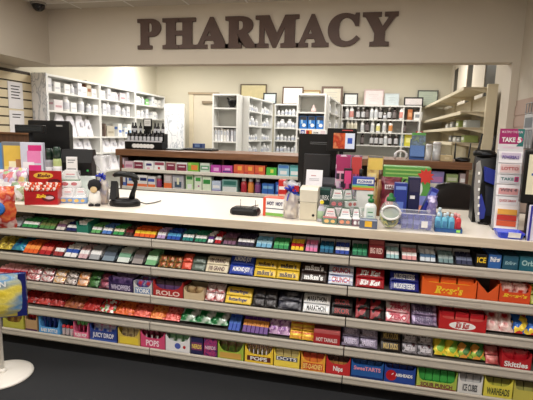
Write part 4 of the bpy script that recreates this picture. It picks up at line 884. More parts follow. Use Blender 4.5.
part('printed_panel', t, lambda b: (b.box(w * .28, w * .48, -.002, 0, h * .1, h * .42, M((120, 130, 210))), b.box(w * .3, w * .46, -.003, 0, 0.004, h * .22, M((236, 150, 130)))), 'lilac and salmon panel')
# ---- blue boxes
x, y, w, h = (0.2216, 0.2, 0.0737, 0.246); card(w, h, .06, M((36, 56, 150), .35), [(.1, .9, .84, .92, M((120, 150, 226))), (.25, .75, .3, .55, M((90, 120, 210)))], 'carton', 'royal blue upright carton right behind the round tub', 'carton', x, y)
x, y, w, h = (0.2968, 0.22, 0.0677, 0.28); card(w, h, .07, M((24, 28, 76), .35), [(.2, .6, .55, .62, W_), (.1, .9, .7, .95, M((50, 46, 80)))], 'carton', 'dark navy tall carton with a small white mark', 'carton', x, y)
x, y, w, h = (0.3562, 0.2, 0.0388, 0.224); o = card(w, h, .06, M((40, 50, 160), .35), [(.1, .9, .6, .9, M((110, 130, 226)))], 'carton', 'blue carton leaning sideways between navy carton and sanitizer tray', 'carton', x, y); o.rotation_euler = (0, .35, 0); o.location.x += -.02; o.location.z += .012
x, y, w, h = (0.3962, 0.16, 0.0515, 0.185); o = make_bag(w, h, .04, foil([(150, 130, 190), (110, 100, 160), (206, 196, 226)], 22), seed=77, name='lilac_pouch'); put(o, x, y, CT + .001, rx=-.08); tag(o, 'small lilac pouch beside the sanitizer tray', 'pouch')
# ---- clear bin with blue packs
x, y, w, h = (0.3049, 0.03, 0.1802, 0.101); t = thing('clear_bin', (x, y, CT), -.03); tag(t, 'clear plastic bin holding blue packs at the front of the counter', 'bin')
CL = clear((236, 240, 250), .14)
part('bin_floor', t, lambda b: b.box(-w * .46, w * .46, .004, .11, 0, .004, CL))
def wl(b):
    for s_ in (-1, 1): b.prism([(0, 0), (.115, 0), (.125, h), (-.012, h)], 'x', s_ * w * .48 - .002, s_ * w * .48 + .002, CL)
    b.prism([(.0, .004), (.004, .004), (-.008, h), (-.012, h)], 'x', -w * .48, w * .48, CL); b.prism([(.111, .004), (.115, .004), (.125, h), (.121, h)], 'x', -w * .48, w * .48, CL)
part('bin_wall', t, wl); part('bin_rim', t, lambda b: (b.box(-w * .5, w * .5, -.016, -.008, h - .004, h, clear((246, 248, 255), .55)), b.box(-w * .5, w * .5, .12, .128, h - .004, h, clear((246, 248, 255), .55))))
part('price_label', t, lambda b: b.box(w * .12, w * .3, -.009, -.006, h * .25, h * .6, W_), 'white sticker')
for i in range(5):
    o = make_pack(w * .16, h * .78, .05, M((40, 56, 170), .35), M((120, 130, 220), .35), name='blue_pack') if i == 0 else dup(o)
    put(o, x - w * .36 + i * w * .18, y + .03 + (i % 2) * .015, CT + .0045); reg(o, 'small blue pack', 'inside the clear plastic bin', 'pack', 'blue packs in the clear bin', i, 'from the round tub')
# ---- tray of small sanitizer bottles
x, y, w, h = (0.4751, 0.06, 0.1411, 0.049)
tr = make_tray(w, .1, .022, .03, M((30, 84, 150), .35), 'display_tray'); put(tr, x, y, CT, rz=-.02); tag(tr, 'blue display tray of small sanitizer bottles with a green price spot', 'display tray')
part('header_card', tr, lambda b: b.prism([(-w * .2, .03), (w * .42, .03), (w * .42, .085), (w * .1, .1), (-w * .2, .095)], 'y', .094, .097, M((176, 140, 104), .7)), 'kraft back card')
part('price_sticker', tr, lambda b: b.box(w * .28, w * .42, -.001, 0, .004, .018, M((150, 220, 80))), 'green sticker')
BL1 = M((110, 196, 230), .12); RD1 = M((226, 70, 76), .12)
for i, (fx, ry, m, lab) in enumerate([(.12, .03, BL1, 'small light blue sanitizer bottle'), (.36, .03, BL1, 'small light blue sanitizer bottle'), (.62, .03, BL1, 'small light blue sanitizer bottle'), (.86, .03, RD1, 'small red sanitizer bottle in front'), (.2, .066, M((150, 206, 236), .15), 'tall pale blue sanitizer bottle in the back'), (.5, .066, BL1, 'small light blue sanitizer bottle in the back row'), (.8, .066, RD1, 'small red sanitizer bottle in the back row')]):
    t = thing('sanitizer_bottle', (x - w / 2 + w * fx, y + ry, CT + .0035)); k = 1.25 if i == 4 else 1; t.scale = (1.08, 1.0, 1.25)
    part('body', t, lambda b: b.lathe([(.006, 0), (.014, .002), (.0155, .008), (.0155, .045 * k), (.013, .058 * k), (.006, .064 * k)], m, n=14, sy=.75))
    part('cap', t, lambda b: b.lathe([(.008, .064 * k), (.008, .076 * k), (.006, .079 * k)], M((206, 226, 236), .3) if i != 3 and i != 6 else M((240, 170, 170), .3), n=12))
    part('label_panel', t, lambda b: b.box(-.009, .009, -.0135, -.011, .014, .044, M((70, 140, 190), .4) if m is not RD1 else M((190, 40, 60), .4)))
    reg(t, lab, 'in the blue counter tray', 'sanitizer bottle', 'sanitizer bottles in the tray', i, 'from the clear bin')
# ---- lottery terminal
x0, x1, z0, z1 = (0.6533, 0.8176, 1.026, 1.407); w = x1 - x0; xx = (x0 + x1) / 2; h = z1 - CT
t = thing('lottery_terminal', (xx, .44, CT), -.12); tag(t, 'black lottery terminal with blue panels and a silver curved side', 'terminal')
part('body', t, lambda b: b.prism([(0, 0), (.2, 0), (.2, h * .9), (.17, h), (.06, h), (.02, h * .6)], 'x', -w * .36, w * .5, BLACK))
part('blue_panel', t, lambda b: (b.prism([(-w * .06, h * .64), (w * .46, h * .56), (w * .46, h * .78), (-w * .12, h * .86)], 'y', -.012, .02, M((40, 56, 170), .35)), b.prism([(-w * .12, h * .06), (w * .04, h * .08), (w * .06, h * .22), (-w * .12, h * .44), (-w * .2, h * .36)], 'y', -.025, .01, M((50, 66, 190), .35))), 'blue plastic panel')
part('dark_screen', t, lambda b: b.prism([(w * .08, h * .12), (w * .44, h * .12), (w * .44, h * .52), (-w * .02, h * .58)], 'y', -.008, .02, M((40, 46, 62), .15)))
def silv(b):
    b.prism([(-w * .42, h * .9), (-w * .3, h * .95), (-w * .2, h * .78), (-w * .22, h * .5), (-w * .18, h * .2), (-w * .12, h * .04), (-w * .24, h * .02), (-w * .34, h * .25), (-w * .42, h * .55)], 'y', -.05, -.03, SILVER)
    for k in range(6): b.box(-w * .33 + k * .004, -w * .27 + k * .004, -.053, -.05, h * (.74 - k * .12), h * (.78 - k * .12), W_)
part('side_trim', t, silv, 'silver curved trim')
part('cable', t, lambda b: b.tube([(-w * .2, -.03, .02), (-w * .15, -.06, .006), (w * .1, -.07, .006), (w * .3, -.04, .006), (w * .4, .0, .02)], .005, BLACK, 6))
part('printer_slot', t, lambda b: b.box(-w * .34, w * .48, .06, .19, h, h + .02, BLACKM, .006))
# ---- lottery ticket rack with poster
x, y, w, h = (0.8046, 0.22, 0.1295, 0.457)
t = thing('ticket_rack', (x, y, CT), -.12); tag(t, 'tall lottery slip rack with a magenta and teal poster on top', 'ticket rack')
WP = M((236, 234, 238), .4)
part('back_board', t, lambda b: b.prism([(.05, 0), (.06, 0), (.125, h * 1.2), (.115, h * 1.2)], 'x', -w / 2, w / 2, M((210, 210, 214), .4)))
part('base', t, lambda b: b.box(-w / 2, w / 2, .0, .13, 0, .012, M((60, 60, 64), .4)))
for s_ in (-1, 1): part('side_panel', t, lambda b: b.prism([(.0, .0), (.06, 0), (.115, h), (.07, h)], 'x', s_ * w / 2 - .0015, s_ * w / 2 + .0015, clear((235, 238, 242), .4)))
tiers = [(0, .30, [('h', M((240, 170, 60)), .66, .9), ('h', M((206, 50, 40)), .4, .64), ('h', M((224, 90, 50)), .14, .38)], None, None),
         (.30, .13, [('h', M((236, 236, 240)), .1, .9)], 'QUICK DRAW', M((190, 40, 50))),
         (.43, .15, [('h', M((226, 160, 160)), .1, .66)], 'WIN 4', M((120, 90, 100))),
         (.58, .13, [('h', M((226, 226, 232)), .1, .9)], 'TAKE 5', M((30, 110, 110))),
         (.71, .14, [('h', M((236, 206, 206)), .1, .9)], 'LOTTO', M((200, 50, 60))),
         (.85, .15, [('h', M((214, 200, 226)), .5, .9)], 'POWERBALL', M((90, 60, 160)))]
for i, (f, dh, pans, tx, tcm) in enumerate(tiers):
    z0 = .012 + f * (h - .02); hh = dh * (h - .02) * .97; yo = .0 + f * .085
    def tier(b): b.prism([(yo - .004, z0), (yo + .022, z0), (yo + .03, z0 + hh * 1.25), (yo + .026, z0 + hh * 1.25)] if i < 5 else [(yo - .002, z0), (yo + .002, z0), (yo + .016, z0 + hh), (yo + .012, z0 + hh)], 'x', -w * .46, w * .46, WP)
    sl = part('slip_pocket', t, tier)
    def pr(b):
        for _, m, a, c in pans: b.box(-w * .38, w * .38, yo - .0062, yo - .0045, z0 + hh * a, z0 + hh * c, m)
        if tx: b.text(tx, -w * .33, w * .33, z0 + hh * .35, z0 + hh * .65, yo - .0075, tcm, .03)
        if tx == 'TAKE 5': b.box(w * .2, w * .36, yo - .007, yo - .0063, z0 + hh * .25, z0 + hh * .75, HOT)
    part('printed_slip', sl, pr)
pw, p0, p1 = w * .96, h * .93, h * 1.26
def poster(b):
    MG = M((176, 30, 110), .35); TL = M((30, 120, 116), .35)
    b.prism([(-pw / 2, p0), (pw / 2, p0), (pw / 2, p1), (-pw / 2, p1)], 'y', .108, .112, MG)
    b.prism([(-pw * .1, p0), (pw / 2, p0), (pw / 2, p1), (pw * .22, p1), (pw * .35, (p0 + p1) / 2)], 'y', .1065, .108, TL)
po = part('poster', t, poster, 'magenta and teal poster')
for fn in (lambda b: b.text('TAKE', -pw * .4, pw * .16, p0 + (p1 - p0) * .5, p0 + (p1 - p0) * .68, .104, W_, .04), lambda b: b.text('5', pw * .24, pw * .4, p0 + (p1 - p0) * .48, p0 + (p1 - p0) * .7, .104, W_, .05), lambda b: b.text('MULTIPLY THE FUN', -pw * .42, pw * .42, p0 + (p1 - p0) * .84, p0 + (p1 - p0) * .92, .104, M((230, 200, 220)), .02), lambda b: b.text('WIN TWICE A DAY', -pw * .36, pw * .36, p0 + (p1 - p0) * .26, p0 + (p1 - p0) * .33, .104, M((240, 190, 220)), .02)): part('lettering', po, fn)
part('number_badge', po, lambda b: b.prism([(pw * .32 + pw * .13 * math.cos(k * PI / 10), p0 + (p1 - p0) * .59 + pw * .13 * math.sin(k * PI / 10)) for k in range(20)], 'y', .105, .1065, HOT), 'pink badge')
# ---- blue coin tray
x, y, w, h = (0.7739, 0.004, 0.1328, 0.05); t = thing('coin_tray', (x, y, CT), -.06); tag(t, 'bright blue plastic coin tray with a white label', 'coin tray'); BT = M((24, 60, 214), .3)
part('tray_body', t, lambda b: b.loft([[(sx * w / 2 * k, .06 + sy * .062 * k, z) for sx, sy in ((-1, -.8), (-.85, -1), (.85, -1), (1, -.8), (1, .8), (.85, 1), (-.85, 1), (-1, .8))] for z, k in ((0, .8), (.004, .84), (.03, 1), (.032, .97), (.012, .8))], BT, False))
part('white_label', t, lambda b: b.prism([(.006, .008), (.002, .008), (-.006, .036), (-.002, .036)], 'x', -w * .12, w * .32, W_), 'white label')
# ---- screen at the end of the counter
x0, x1, z0, z1 = (0.7612, 0.9494, 1.18, 1.465); w = x1 - x0; zb = z0
t = thing('ticket_monitor', ((x0 + x1) / 2 + .065, .09, CT), -.1); tag(t, 'black monitor with a pale beige screen at the end of the counter', 'monitor')
part('bezel', t, lambda b: b.box(-w / 2, w / 2, 0, .05, zb - CT, z1 - CT, BLACK, .008))
part('screen', t, lambda b: b.box(-w * .4, w * .42, -.002, 0, zb - CT + .05, z1 - CT - .025, M((206, 200, 170), .2, emit=.25)))
part('screen_text', t, lambda b: (b.box(-w * .3, w * .1, -.003, -.002, zb - CT + .15, zb - CT + .162, M((60, 90, 170))),))
part('stand', t, lambda b: (b.box(-.05, .05, .02, .06, .012, zb - CT + .03, BLACKM, .004), b.box(-w * .38, w * .38, -.03, .12, 0, .014, BLACK, .005)))
xb = (0.8855, 0., 0.0742, 0.184)
card(xb[2], xb[3], .03, M((216, 216, 236), .4), [(0, .14, 0, 1, M((50, 50, 170)))], 'leaflet_box', 'white leaflet box with a blue edge past the blue coin tray', 'leaflet box', xb[0], xb[1])
# ================================================================== register end, back of the counter
x0, x1, z0, z1 = (-2.8188, -2.487, 1.143, 1.567); w = x1 - x0; h = z1 - CT
t = thing('register_monitor', ((x0 + x1) / 2, .85, CT), .35); tag(t, 'large black register monitor seen from behind beside the slatted wall', 'monitor')
part('housing', t, lambda b: b.prism([(.0, .17), (.04, .12), (.1, .14), (.1, h - .04), (.02, h), (.0, h - .01)], 'x', -w / 2, w / 2, BLACK))
part('badge', t, lambda b: b.box(w * .18, w * .34, -.002, 0, h - .05, h - .035, SILVER)); part('stand', t, lambda b: b.prism([(.0, .0), (.14, 0), (.08, .2), (.04, .2)], 'x', -.06, .06, BLACKM)); part('stand_base', t, lambda b: b.box(-.13, .13, -.03, .16, 0, .02, BLACK, .006))
x0, x1, z0, z1 = (-2.7289, -2.5104, 1.46, 1.524); w = x1 - x0; h = z1 - CT
t = thing('customer_display', ((x0 + x1) / 2, .6, CT), .35); tag(t, 'narrow black customer display bar on a pole in front of the register monitor', 'customer display')
part('display_bar', t, lambda b: b.box(-w / 2, w / 2, -.03, .03, z0 - CT, h, BLACK, .006)); part('pole', t, lambda b: b.tube([(0, 0, .01), (0, 0, z0 - CT + .01)], .013, BLACKM)); part('base', t, lambda b: b.lathe([(.06, 0), (.062, .008), (.05, .014)], BLACK, n=20)); part('display_window', t, lambda b: b.box(-w * .44, w * .44, -.032, -.03, z0 - CT + .015, h - .012, M((30, 36, 40), .08)))
x0, x1, z0, z1 = (-2.32, -2.0822, 1.117, 1.339); w = x1 - x0; h = z1 - CT
t = thing('receipt_printer', ((x0 + x1) / 2 - .03, .62, CT), .35); tag(t, 'black receipt printer beside the register monitor', 'printer')
part('body', t, lambda b: b.prism([(-.01, 0), (.14, 0), (.14, h * .9), (.12, h), (.05, h), (-.01, h * .7)], 'x', -w / 2, w / 2, BLACK)); part('paper_slot', t, lambda b: b.box(-w * .3, w * .3, .06, .08, h, h + .004, M((50, 50, 54)))); part('lid_handle', t, lambda b: b.box(-w * .42, w * .42, -.014, -.009, h * .3, h * .36, M((50, 50, 54), .3)))
part('status_light', t, lambda b: b.box(w * .34, w * .4, -.013, -.009, h * .5, h * .54, M((60, 180, 90), .3)))
x0, x1, z0, z1 = (-2.2251, -2.1468, 1.183, 1.29)
card(x1 - x0, z1 - CT, .02, M((226, 226, 228), .5), [(.15, .85, .9, .93, GREYC), (.15, .7, .84, .865, GREYC), (.1, .9, .2, .7, M((150, 156, 160)))], 'tag_holder', 'white price tag holder standing in front of the receipt printer', 'tag holder', (x0 + x1) / 2, .5, rz=.35)
x0, x1, z0, z1 = (-2.7327, -2.5761, 1.153, 1.389); hh = z1 - CT
card(x1 - x0, hh, .05, M((120, 124, 130), .4), [(.08, .92, .52, .93, M((230, 190, 70))), (.08, .92, .06, .52, M((240, 214, 120))), (.3, .7, .3, .62, M((244, 236, 200))), (.62, .86, .1, .66, M((180, 120, 70)))], 'hanging_pack_display', 'grey-framed yellow accessory display behind the candy bags', 'accessory display', (x0 + x1) / 2, .44, rz=.4)
x0, x1, z0, z1 = (-2.5667, -2.4044, 1.161, 1.39)
card(x1 - x0, z1 - CT, .05, M((206, 210, 230), .3), [(.35, .95, .84, .95, HOT), (.3, .9, .6, .84, M((236, 130, 190))), (.1, .6, .5, .62, M((236, 236, 244))), (.35, .9, .36, .56, HOT), (.3, .8, .2, .36, M((60, 40, 60)))], 'accessory_pack', 'pale blue and hot pink accessory pack behind the red display', 'accessory pack', (x0 + x1) / 2, .44, rz=.35)
x0, x1, z0, z1 = (-2.8971, -2.834, 1.15, 1.373)
card(x1 - x0, z1 - CT, .03, M((80, 140, 206), .4), [(.1, .9, .1, .3, W_)], 'accessory_pack', 'narrow blue accessory pack beside the yellow display', 'accessory pack', (x0 + x1) / 2, .56, rz=.4)
def spray(w, h, body, cap):
    t = thing('spray_can', (0, 0, 0))
    part('body', t, lambda b: b.lathe([(w * .44, 0), (w * .46, .004), (w * .46, h * .7), (w * .4, h * .76)], body, n=18)); part('cap', t, lambda b: b.lathe([(w * .42, h * .76), (w * .43, h * .92), (w * .34, h), (.003, h)], cap, n=18), 'dark green cap')
    part('label_band', t, lambda b: b.lathe([(w * .465, h * .2), (w * .468, h * .3), (w * .468, h * .55), (w * .465, h * .6)], M((216, 214, 220), .4), n=18)); return t
x, y, w, h = (-2.347, 0.46, 0.062, 0.35); o = spray(w, h, M((150, 150, 160), .3), M((14, 40, 30), .3)); put(o, x, y, CT); tag(o, 'grey spray can with dark green cap, closer to the pink accessory pack', 'spray can', 'green-capped spray cans')
x, y, w, h = (-2.2787, 0.46, 0.0658, 0.364); o = spray(w, h, M((170, 186, 120), .3), M((12, 46, 34), .3)); put(o, x, y, CT); tag(o, 'pale green spray can with dark green cap, closer to the receipt printer', 'spray can', 'green-capped spray cans')
# ================================================================== second register in the middle
x0, x1, z0, z1 = (-0.4816, -0.1965, 1.119, 1.517); w = x1 - x0; h = z1 - CT
t = thing('register_monitor', ((x0 + x1) / 2, .8, CT), -.05); tag(t, 'big black register monitor seen from behind in the middle of the counter', 'monitor')
part('housing', t, lambda b: b.prism([(.03, .06), (.1, .06), (.12, h * .5), (.08, h), (.0, h), (.0, h * .5)], 'x', -w / 2, w / 2, BLACK)); part('rear_cover', t, lambda b: b.box(-w * .34, w * .36, -.012, .03, h * .25, h * .72, M((28, 28, 31), .45), .006)); part('vent', t, lambda b: [b.box(-w * .2, w * .25, -.002, 0, h * .88 - k * .012, h * .885 - k * .012, GREYP) for k in range(2)])
part('stand', t, lambda b: b.box(-.08, .08, .02, .1, .012, .1, BLACKM, .004)); part('stand_base', t, lambda b: b.box(-.15, .15, -.06, .1, 0, .016, BLACK, .006))
x0, x1, z0, z1 = (-0.2653, -0.0599, 1.396, 1.56); w = x1 - x0
t = thing('advertising_screen', ((x0 + x1) / 2, .7, CT), .0); tag(t, 'black screen showing orange and blue pictures beside the middle register monitor', 'screen')
part('bezel', t, lambda b: b.box(-w / 2, w / 2, 0, .03, z0 - CT, z1 - CT, BLACK, .005)); hz = z1 - z0
part('picture', t, lambda b: (b.box(-w * .28, w * .12, -.002, 0, z0 - CT + hz * .14, z0 - CT + hz * .8, foil([(226, 96, 40), (190, 50, 30), (244, 170, 110)], 14)), b.box(w * .12, w * .44, -.002, 0, z0 - CT + hz * .14, z0 - CT + hz * .8, M((206, 216, 236), .3, emit=.2)), b.box(w * .2, w * .36, -.003, -.002, z0 - CT + hz * .36, z0 - CT + hz * .6, M((50, 90, 200), .3))), 'orange picture and pale blue panel')
part('brand_bar', t, lambda b: b.box(0, w * .36, -.002, 0, z1 - CT - hz * .1, z1 - CT - hz * .06, M((200, 60, 60)))); part('pole', t, lambda b: b.tube([(0, .02, .01), (0, .02, z0 - CT + .02)], .014, BLACKM)); part('base', t, lambda b: b.lathe([(.05, 0), (.05, .01), (.04, .014)], BLACK, c=(0, .02, 0), n=20, sy=.8))
x0, x1, z0, z1 = (-0.396, -0.1728, 1.128, 1.203); 
t = thing('pin_pad', ((x0 + x1) / 2, .5, CT), -.05); tag(t, 'dark grey keypad on a pedestal in front of the middle register monitor', 'keypad'); w = x1 - x0
kb = z0 - CT; part('body', t, lambda b: b.prism([(0, kb), (.18, kb), (.18, kb + .085), (.0, kb + .05)], 'x', -w / 2, w / 2, M((40, 40, 44), .4))); part('keypad', t, lambda b: b.prism([(.015, kb + .052), (.165, kb + .081), (.165, kb + .086), (.015, kb + .057)], 'x', -w * .42, w * .42, M((64, 64, 70), .5))); part('pedestal', t, lambda b: b.box(-w * .3, w * .3, .04, .16, 0, kb, BLACKM, .004)); KZ = z0
x0, x1, z0, z1 = (-0.376, -0.2656, 1.178, 1.272)
o = card(x1 - x0, z1 - z0 + .02, .003, M((232, 232, 238), .6), [(.3, .6, .62, .68, M((200, 150, 150))), (.2, .8, .45, .48, M((170, 170, 180))), (.2, .8, .36, .39, M((170, 170, 180)))], 'paper_sign', 'white paper sign leaning on the dark grey keypad', 'sign', (x0 + x1) / 2, .475, z0 - .012, rx=-.25)
part('sign_prop', o, lambda b: b.box(-.02, .02, .003, .012, .0, .05, clear((230, 230, 235), .4)))
# hanging accessory cards
def hang(px, y, m, panels, lab, rz=0.0, z=None):
    x0, x1, z0, z1 = px
    q = random.Random(int(abs(x0) * 1000)); pal = [M((226, 206, 224), .35), M((150, 90, 150), .35), M((60, 44, 66), .35), M((214, 90, 150), .35), M((190, 186, 200), .35)] if 'pink' in lab else [M((236, 220, 170), .35), M((150, 96, 50), .35), M((206, 160, 80), .35)]
    panels = panels + [(u, u + .22, v, v + .1, q.choice(pal)) for u in (.06, .38, .7) for v in (.16, .3, .44, .58)]
    return card(x1 - x0, z1 - (z or CT), .03, m, panels, 'accessory_pack', lab, 'accessory pack', (x0 + x1) / 2, y, z or CT, rz=rz)
hang(((-0.1814, -0.0828, 1.151, 1.384)), .5, foil([(206, 130, 186), (232, 206, 228), (176, 70, 130), (150, 110, 160)], 26, kind='cell'), [(.05, .95, .72, .97, M((176, 40, 100))), (.1, .9, .55, .72, M((236, 170, 200))), (.1, .5, .3, .5, M((190, 150, 200))), (.05, .95, .0, .12, M((230, 200, 220)))], 'tall pink accessory pack hanging beside the middle register monitor')
hang(((-0.0804, -0.0113, 1.158, 1.385)), .48, foil([(176, 110, 120), (206, 170, 180), (130, 100, 130), (110, 60, 70)], 26, kind='cell'), [(.05, .95, .68, .97, M((206, 60, 60))), (.2, .8, .3, .6, M((150, 130, 190))), (.1, .9, .02, .25, M((190, 120, 150)))], 'tall coral-red accessory pack beside the pink one')
hang(((-0.122, -0.0681, 1.165, 1.303)), .4, M((30, 24, 34), .35), [(.1, .9, .55, .95, M((226, 60, 130))), (.25, .75, .1, .45, M((60, 40, 56)))], 'small black and pink accessory pack in front of the pink one')
b_x, b_y, b_w, b_h = (-0.0134, 0.4, 0.0411, 0.303); t = thing('dark_bottle', (b_x, b_y, CT)); tag(t, 'dark plastic bottle beside the rainbow-striped carton', 'bottle')
part('body', t, lambda b: b.lathe([(b_w * .42, 0), (b_w * .46, .004), (b_w * .46, b_h * .72), (b_w * .25, b_h * .8)], M((34, 34, 48), .3), n=16)); part('cap', t, lambda b: b.lathe([(b_w * .3, b_h * .8), (b_w * .3, b_h), (.002, b_h)], BLACK, n=14))
hang(((0.0246, 0.1252, 1.143, 1.383)), .55, foil([(214, 176, 90), (226, 200, 130), (190, 140, 70)], 20), [(.06, .94, .76, .96, M((240, 206, 90))), (.1, .6, .3, .7, M((244, 222, 140))), (.35, .7, .48, .62, M((110, 60, 30))), (.04, .96, .97, 1.0, GREYP)], 'yellow accessory display pack between rainbow carton and green display')
b_x, b_y, b_w, b_h = (0.1101, 0.45, 0.0284, 0.299); t = thing('brown_tube', (b_x, b_y, CT)); tag(t, 'thin brown tube standing in front of the yellow accessory pack', 'tube')
part('body', t, lambda b: b.lathe([(b_w * .45, 0), (b_w * .46, .004), (b_w * .46, b_h * .8)], M((140, 90, 50), .35), n=14)); part('cap', t, lambda b: b.lathe([(b_w * .47, b_h * .8), (b_w * .47, b_h), (.002, b_h)], M((90, 60, 40), .35), n=14))

# ================================================================== raised pharmacy desk with medicine shelves
WOODT = wood((106, 68, 42), (142, 94, 60), 3, .4); WOODS = wood((84, 54, 38), (112, 74, 52), 3, .5, (12, 12, 1)); LIPW = M((226, 220, 206), .4, var=.02)
DX0, DX1, DY = -2.53, .92, 1.75
t = thing('pharmacy_desk', ((DX0 + DX1) / 2, DY, 0)); hw = (DX1 - DX0) / 2
tag(t, 'long brown wood-topped pharmacy desk with medicine shelves behind the countertop', 'pharmacy desk')
part('desk_top', t, lambda b: (b.box(-hw - .04, hw + .02, -.012, .62, 1.24, 1.305, WOODT, .004),))
part('back_panel', t, lambda b: b.box(-hw, hw, .36, .6, 0, 1.24, M((70, 62, 54), .7)))
for x in (-hw + .011, -.62, .56, hw - .011): part('side_panel', t, lambda b: b.box(x - .011, x + .011, .0 if abs(x) > 1 else .13, .36, 0, 1.24, WOODS))
for zl in (1.105, .918, .73, .5):
    s_ = part('shelf', t, lambda b: b.box(-hw + .022, hw - .022, .012, .36, zl - .03, zl - .012, M((190, 186, 176), .5)))
    part('shelf_lip', s_, lambda b: b.prism([(.0, zl - .004), (.004, zl), (.012, zl), (.012, zl - .036), (.004, zl - .036), (.0, zl - .03)], 'x', -hw + .022, hw - .022, LIPW))
part('kick_plate', t, lambda b: b.box(-hw, hw, .03, .05, 0, .1, BLACKM))
UP, LOW = 'on the upper medicine shelf', 'on the lower medicine shelf'
def med(row, px0, px1, h, desc, m, pans=(), text=None, tc=None, cat='medicine box', d=.09, name='medicine_box', n=1, q=None):
    z = (1.105 if row == 1 else .918) - .012
    w = (px1 - px0) / n
    for i in range(n):
        if i == 0:
            b = MB(); b.box(-w * .48, w * .48, 0, d, 0, h, m, .002); o = b.build(name)
            for k, (a, c, e, f, mm) in enumerate(pans): part('printed_panel', o, lambda b: b.box(-w * .48 + .96 * w * a, -w * .48 + .96 * w * c, -.0008 - .0004 * k, 0, h * e, h * f, mm))
            if text: part('lettering', o, lambda b: b.text(text, -w * .36, w * .36, h * .55, h * .8, -.004, tc, .03))
        else: o = dup(o)
        put(o, px0 + w * (i + .5), DY + .024, z); reg(o, desc, UP if row == 1 else LOW, cat, 'medicine on the desk shelves', px0 + i * .01, 'from the scanner')
def med_bottle(row, px, h, r, body, cap, lab, desc):
    z = (1.105 if row == 1 else .918) - .012
    t = thing('medicine_bottle', (px, DY + .07, z))
    part('body', t, lambda b: b.lathe([(r * .92, 0), (r, .004), (r, h * .68), (r * .6, h * .78)], body, n=18)); part('cap', t, lambda b: b.lathe([(r * .7, h * .77), (r * .7, h * .97), (r * .6, h)], cap, n=16)); part('label', t, lambda b: b.lathe([(r * 1.01, h * .12), (r * 1.02, h * .14), (r * 1.02, h * .58), (r * 1.01, h * .6)], lab, n=18))
    reg(t, desc, UP if row == 1 else LOW, 'medicine bottle', 'medicine on the desk shelves', px, 'from the scanner')
PKW = M((226, 206, 214), .4); MRN = M((134, 40, 66), .4)
med(1, -2.528, -2.4926, .12, 'narrow white and pink medicine box', PKW, [(0, 1, .1, .4, ROSE)])
med(1, -2.4867, -2.3868, .085, 'pale pink medicine box', M((224, 190, 204), .4), [(.1, .9, .3, .6, M((200, 130, 160)))])
med(1, -2.381, -2.2648, .095, 'maroon fronted medicine box with white rim', W_, [(.05, .95, .12, .85, MRN), (.2, .8, .45, .55, PKW)])
med(1, -2.259, -2.1498, .095, 'white medicine box with violet lettering', W_, [(.2, .8, .5, .75, M((70, 60, 130))), (.3, .6, .1, .3, M((230, 170, 190)))])
med(1, -2.144, -2.0246, .095, 'white medicine box with red dot and maroon top', W_, [(.05, .95, .6, .92, M((160, 70, 90))), (.35, .55, .15, .4, RED)])
med(1, -2.0133, -1.901, .095, 'dark maroon medicine box with yellow edge', M((226, 206, 190), .4), [(.05, .95, .1, .9, MRN), (.2, .8, .6, .72, PKW)])
med(1, -1.8954, -1.7731, .095, 'dark maroon medicine box with white edge', W_, [(.05, .95, .1, .82, MRN), (.2, .8, .5, .62, PKW)])
med(1, -1.7676, -1.6468, .1, 'lime green and orange medicine box', M((120, 190, 60), .4), [(.3, .9, .25, .75, M((240, 130, 50))), (0, .3, .7, .95, M((170, 220, 90)))])
med(1, -1.6359, -1.5274, .1, 'pale green and white medicine box', M((206, 220, 206), .4), [(.05, .95, .3, .75, M((100, 160, 120))), (.2, .8, .45, .6, W_)])
med(1, -1.522, -1.4093, .085, 'magenta medicine box with a pale ring', M((190, 60, 170), .4), [(.3, .8, .3, .7, M((230, 170, 226)))])
med(1, -1.404, -1.2873, .085, 'magenta medicine box with a violet stripe', M((200, 70, 170), .4), [(.1, .9, .2, .4, PURP), (.3, .8, .45, .7, M((230, 170, 226)))])
med(1, -1.2768, -0.9499, .1, 'orange medicine box with yellow burst', M((226, 90, 50), .4), [(.4, .8, .45, .85, M((250, 170, 60))), (.0, .4, .1, .3, M((200, 60, 60)))], n=3)
med(1, -0.9397, -0.8331, .085, 'bright green medicine box with a yellow dot', M((70, 190, 60), .4), [(.4, .7, .4, .8, M((220, 230, 80)))])
med(1, -0.823, -0.7077, .12, 'tall sky blue and white medicine carton', M((150, 206, 226), .4), [(.05, .95, .7, .95, M((70, 130, 210))), (.2, .8, .2, .5, W_)])
med(1, -0.7027, -0.6084, .12, 'tall aqua medicine carton', M((120, 200, 206), .4), [(.1, .9, .2, .5, W_), (.05, .95, .8, .95, M((60, 150, 150)))])
med(1, -0.6035, -0.2114, .11, 'pale blue medicine carton behind middle register', M((140, 190, 216), .4), [(.1, .9, .2, .5, W_)], n=3)
med(2, -2.528, -2.4749, .16, 'tall blue and white medicine carton', M((90, 120, 200), .4), [(.1, .9, .3, .7, W_)])
med(2, -2.4631, -2.3518, .13, 'white medicine carton with a blue oval', M((226, 226, 230), .4), [(.2, .8, .5, .75, M((70, 100, 190))), (0, 1, 0, .25, ORG)])
med(2, -2.346, -2.2244, .13, 'white medicine carton with navy swoosh and orange foot', M((230, 228, 226), .4), [(.3, .95, .55, .8, NAVY), (0, 1, 0, .3, M((240, 120, 70)))])
med(2, -2.2186, -2.1326, .12, 'white medicine carton with orange foot', M((230, 228, 226), .4), [(.0, .9, .55, .8, M((60, 90, 180))), (0, 1, 0, .32, M((240, 120, 60)))])
med_bottle(2, (-2.1087,)[0], .13, .028, M((170, 40, 60), .35), W_, M((150, 60, 110), .4), 'dark pink medicine bottle with a white cap')
med(2, -2.036, -1.9458, .15, 'grey and orange medicine carton', M((196, 180, 176), .4), [(.0, 1, 0, .42, M((240, 110, 50))), (.2, .8, .55, .9, M((210, 200, 200)))])
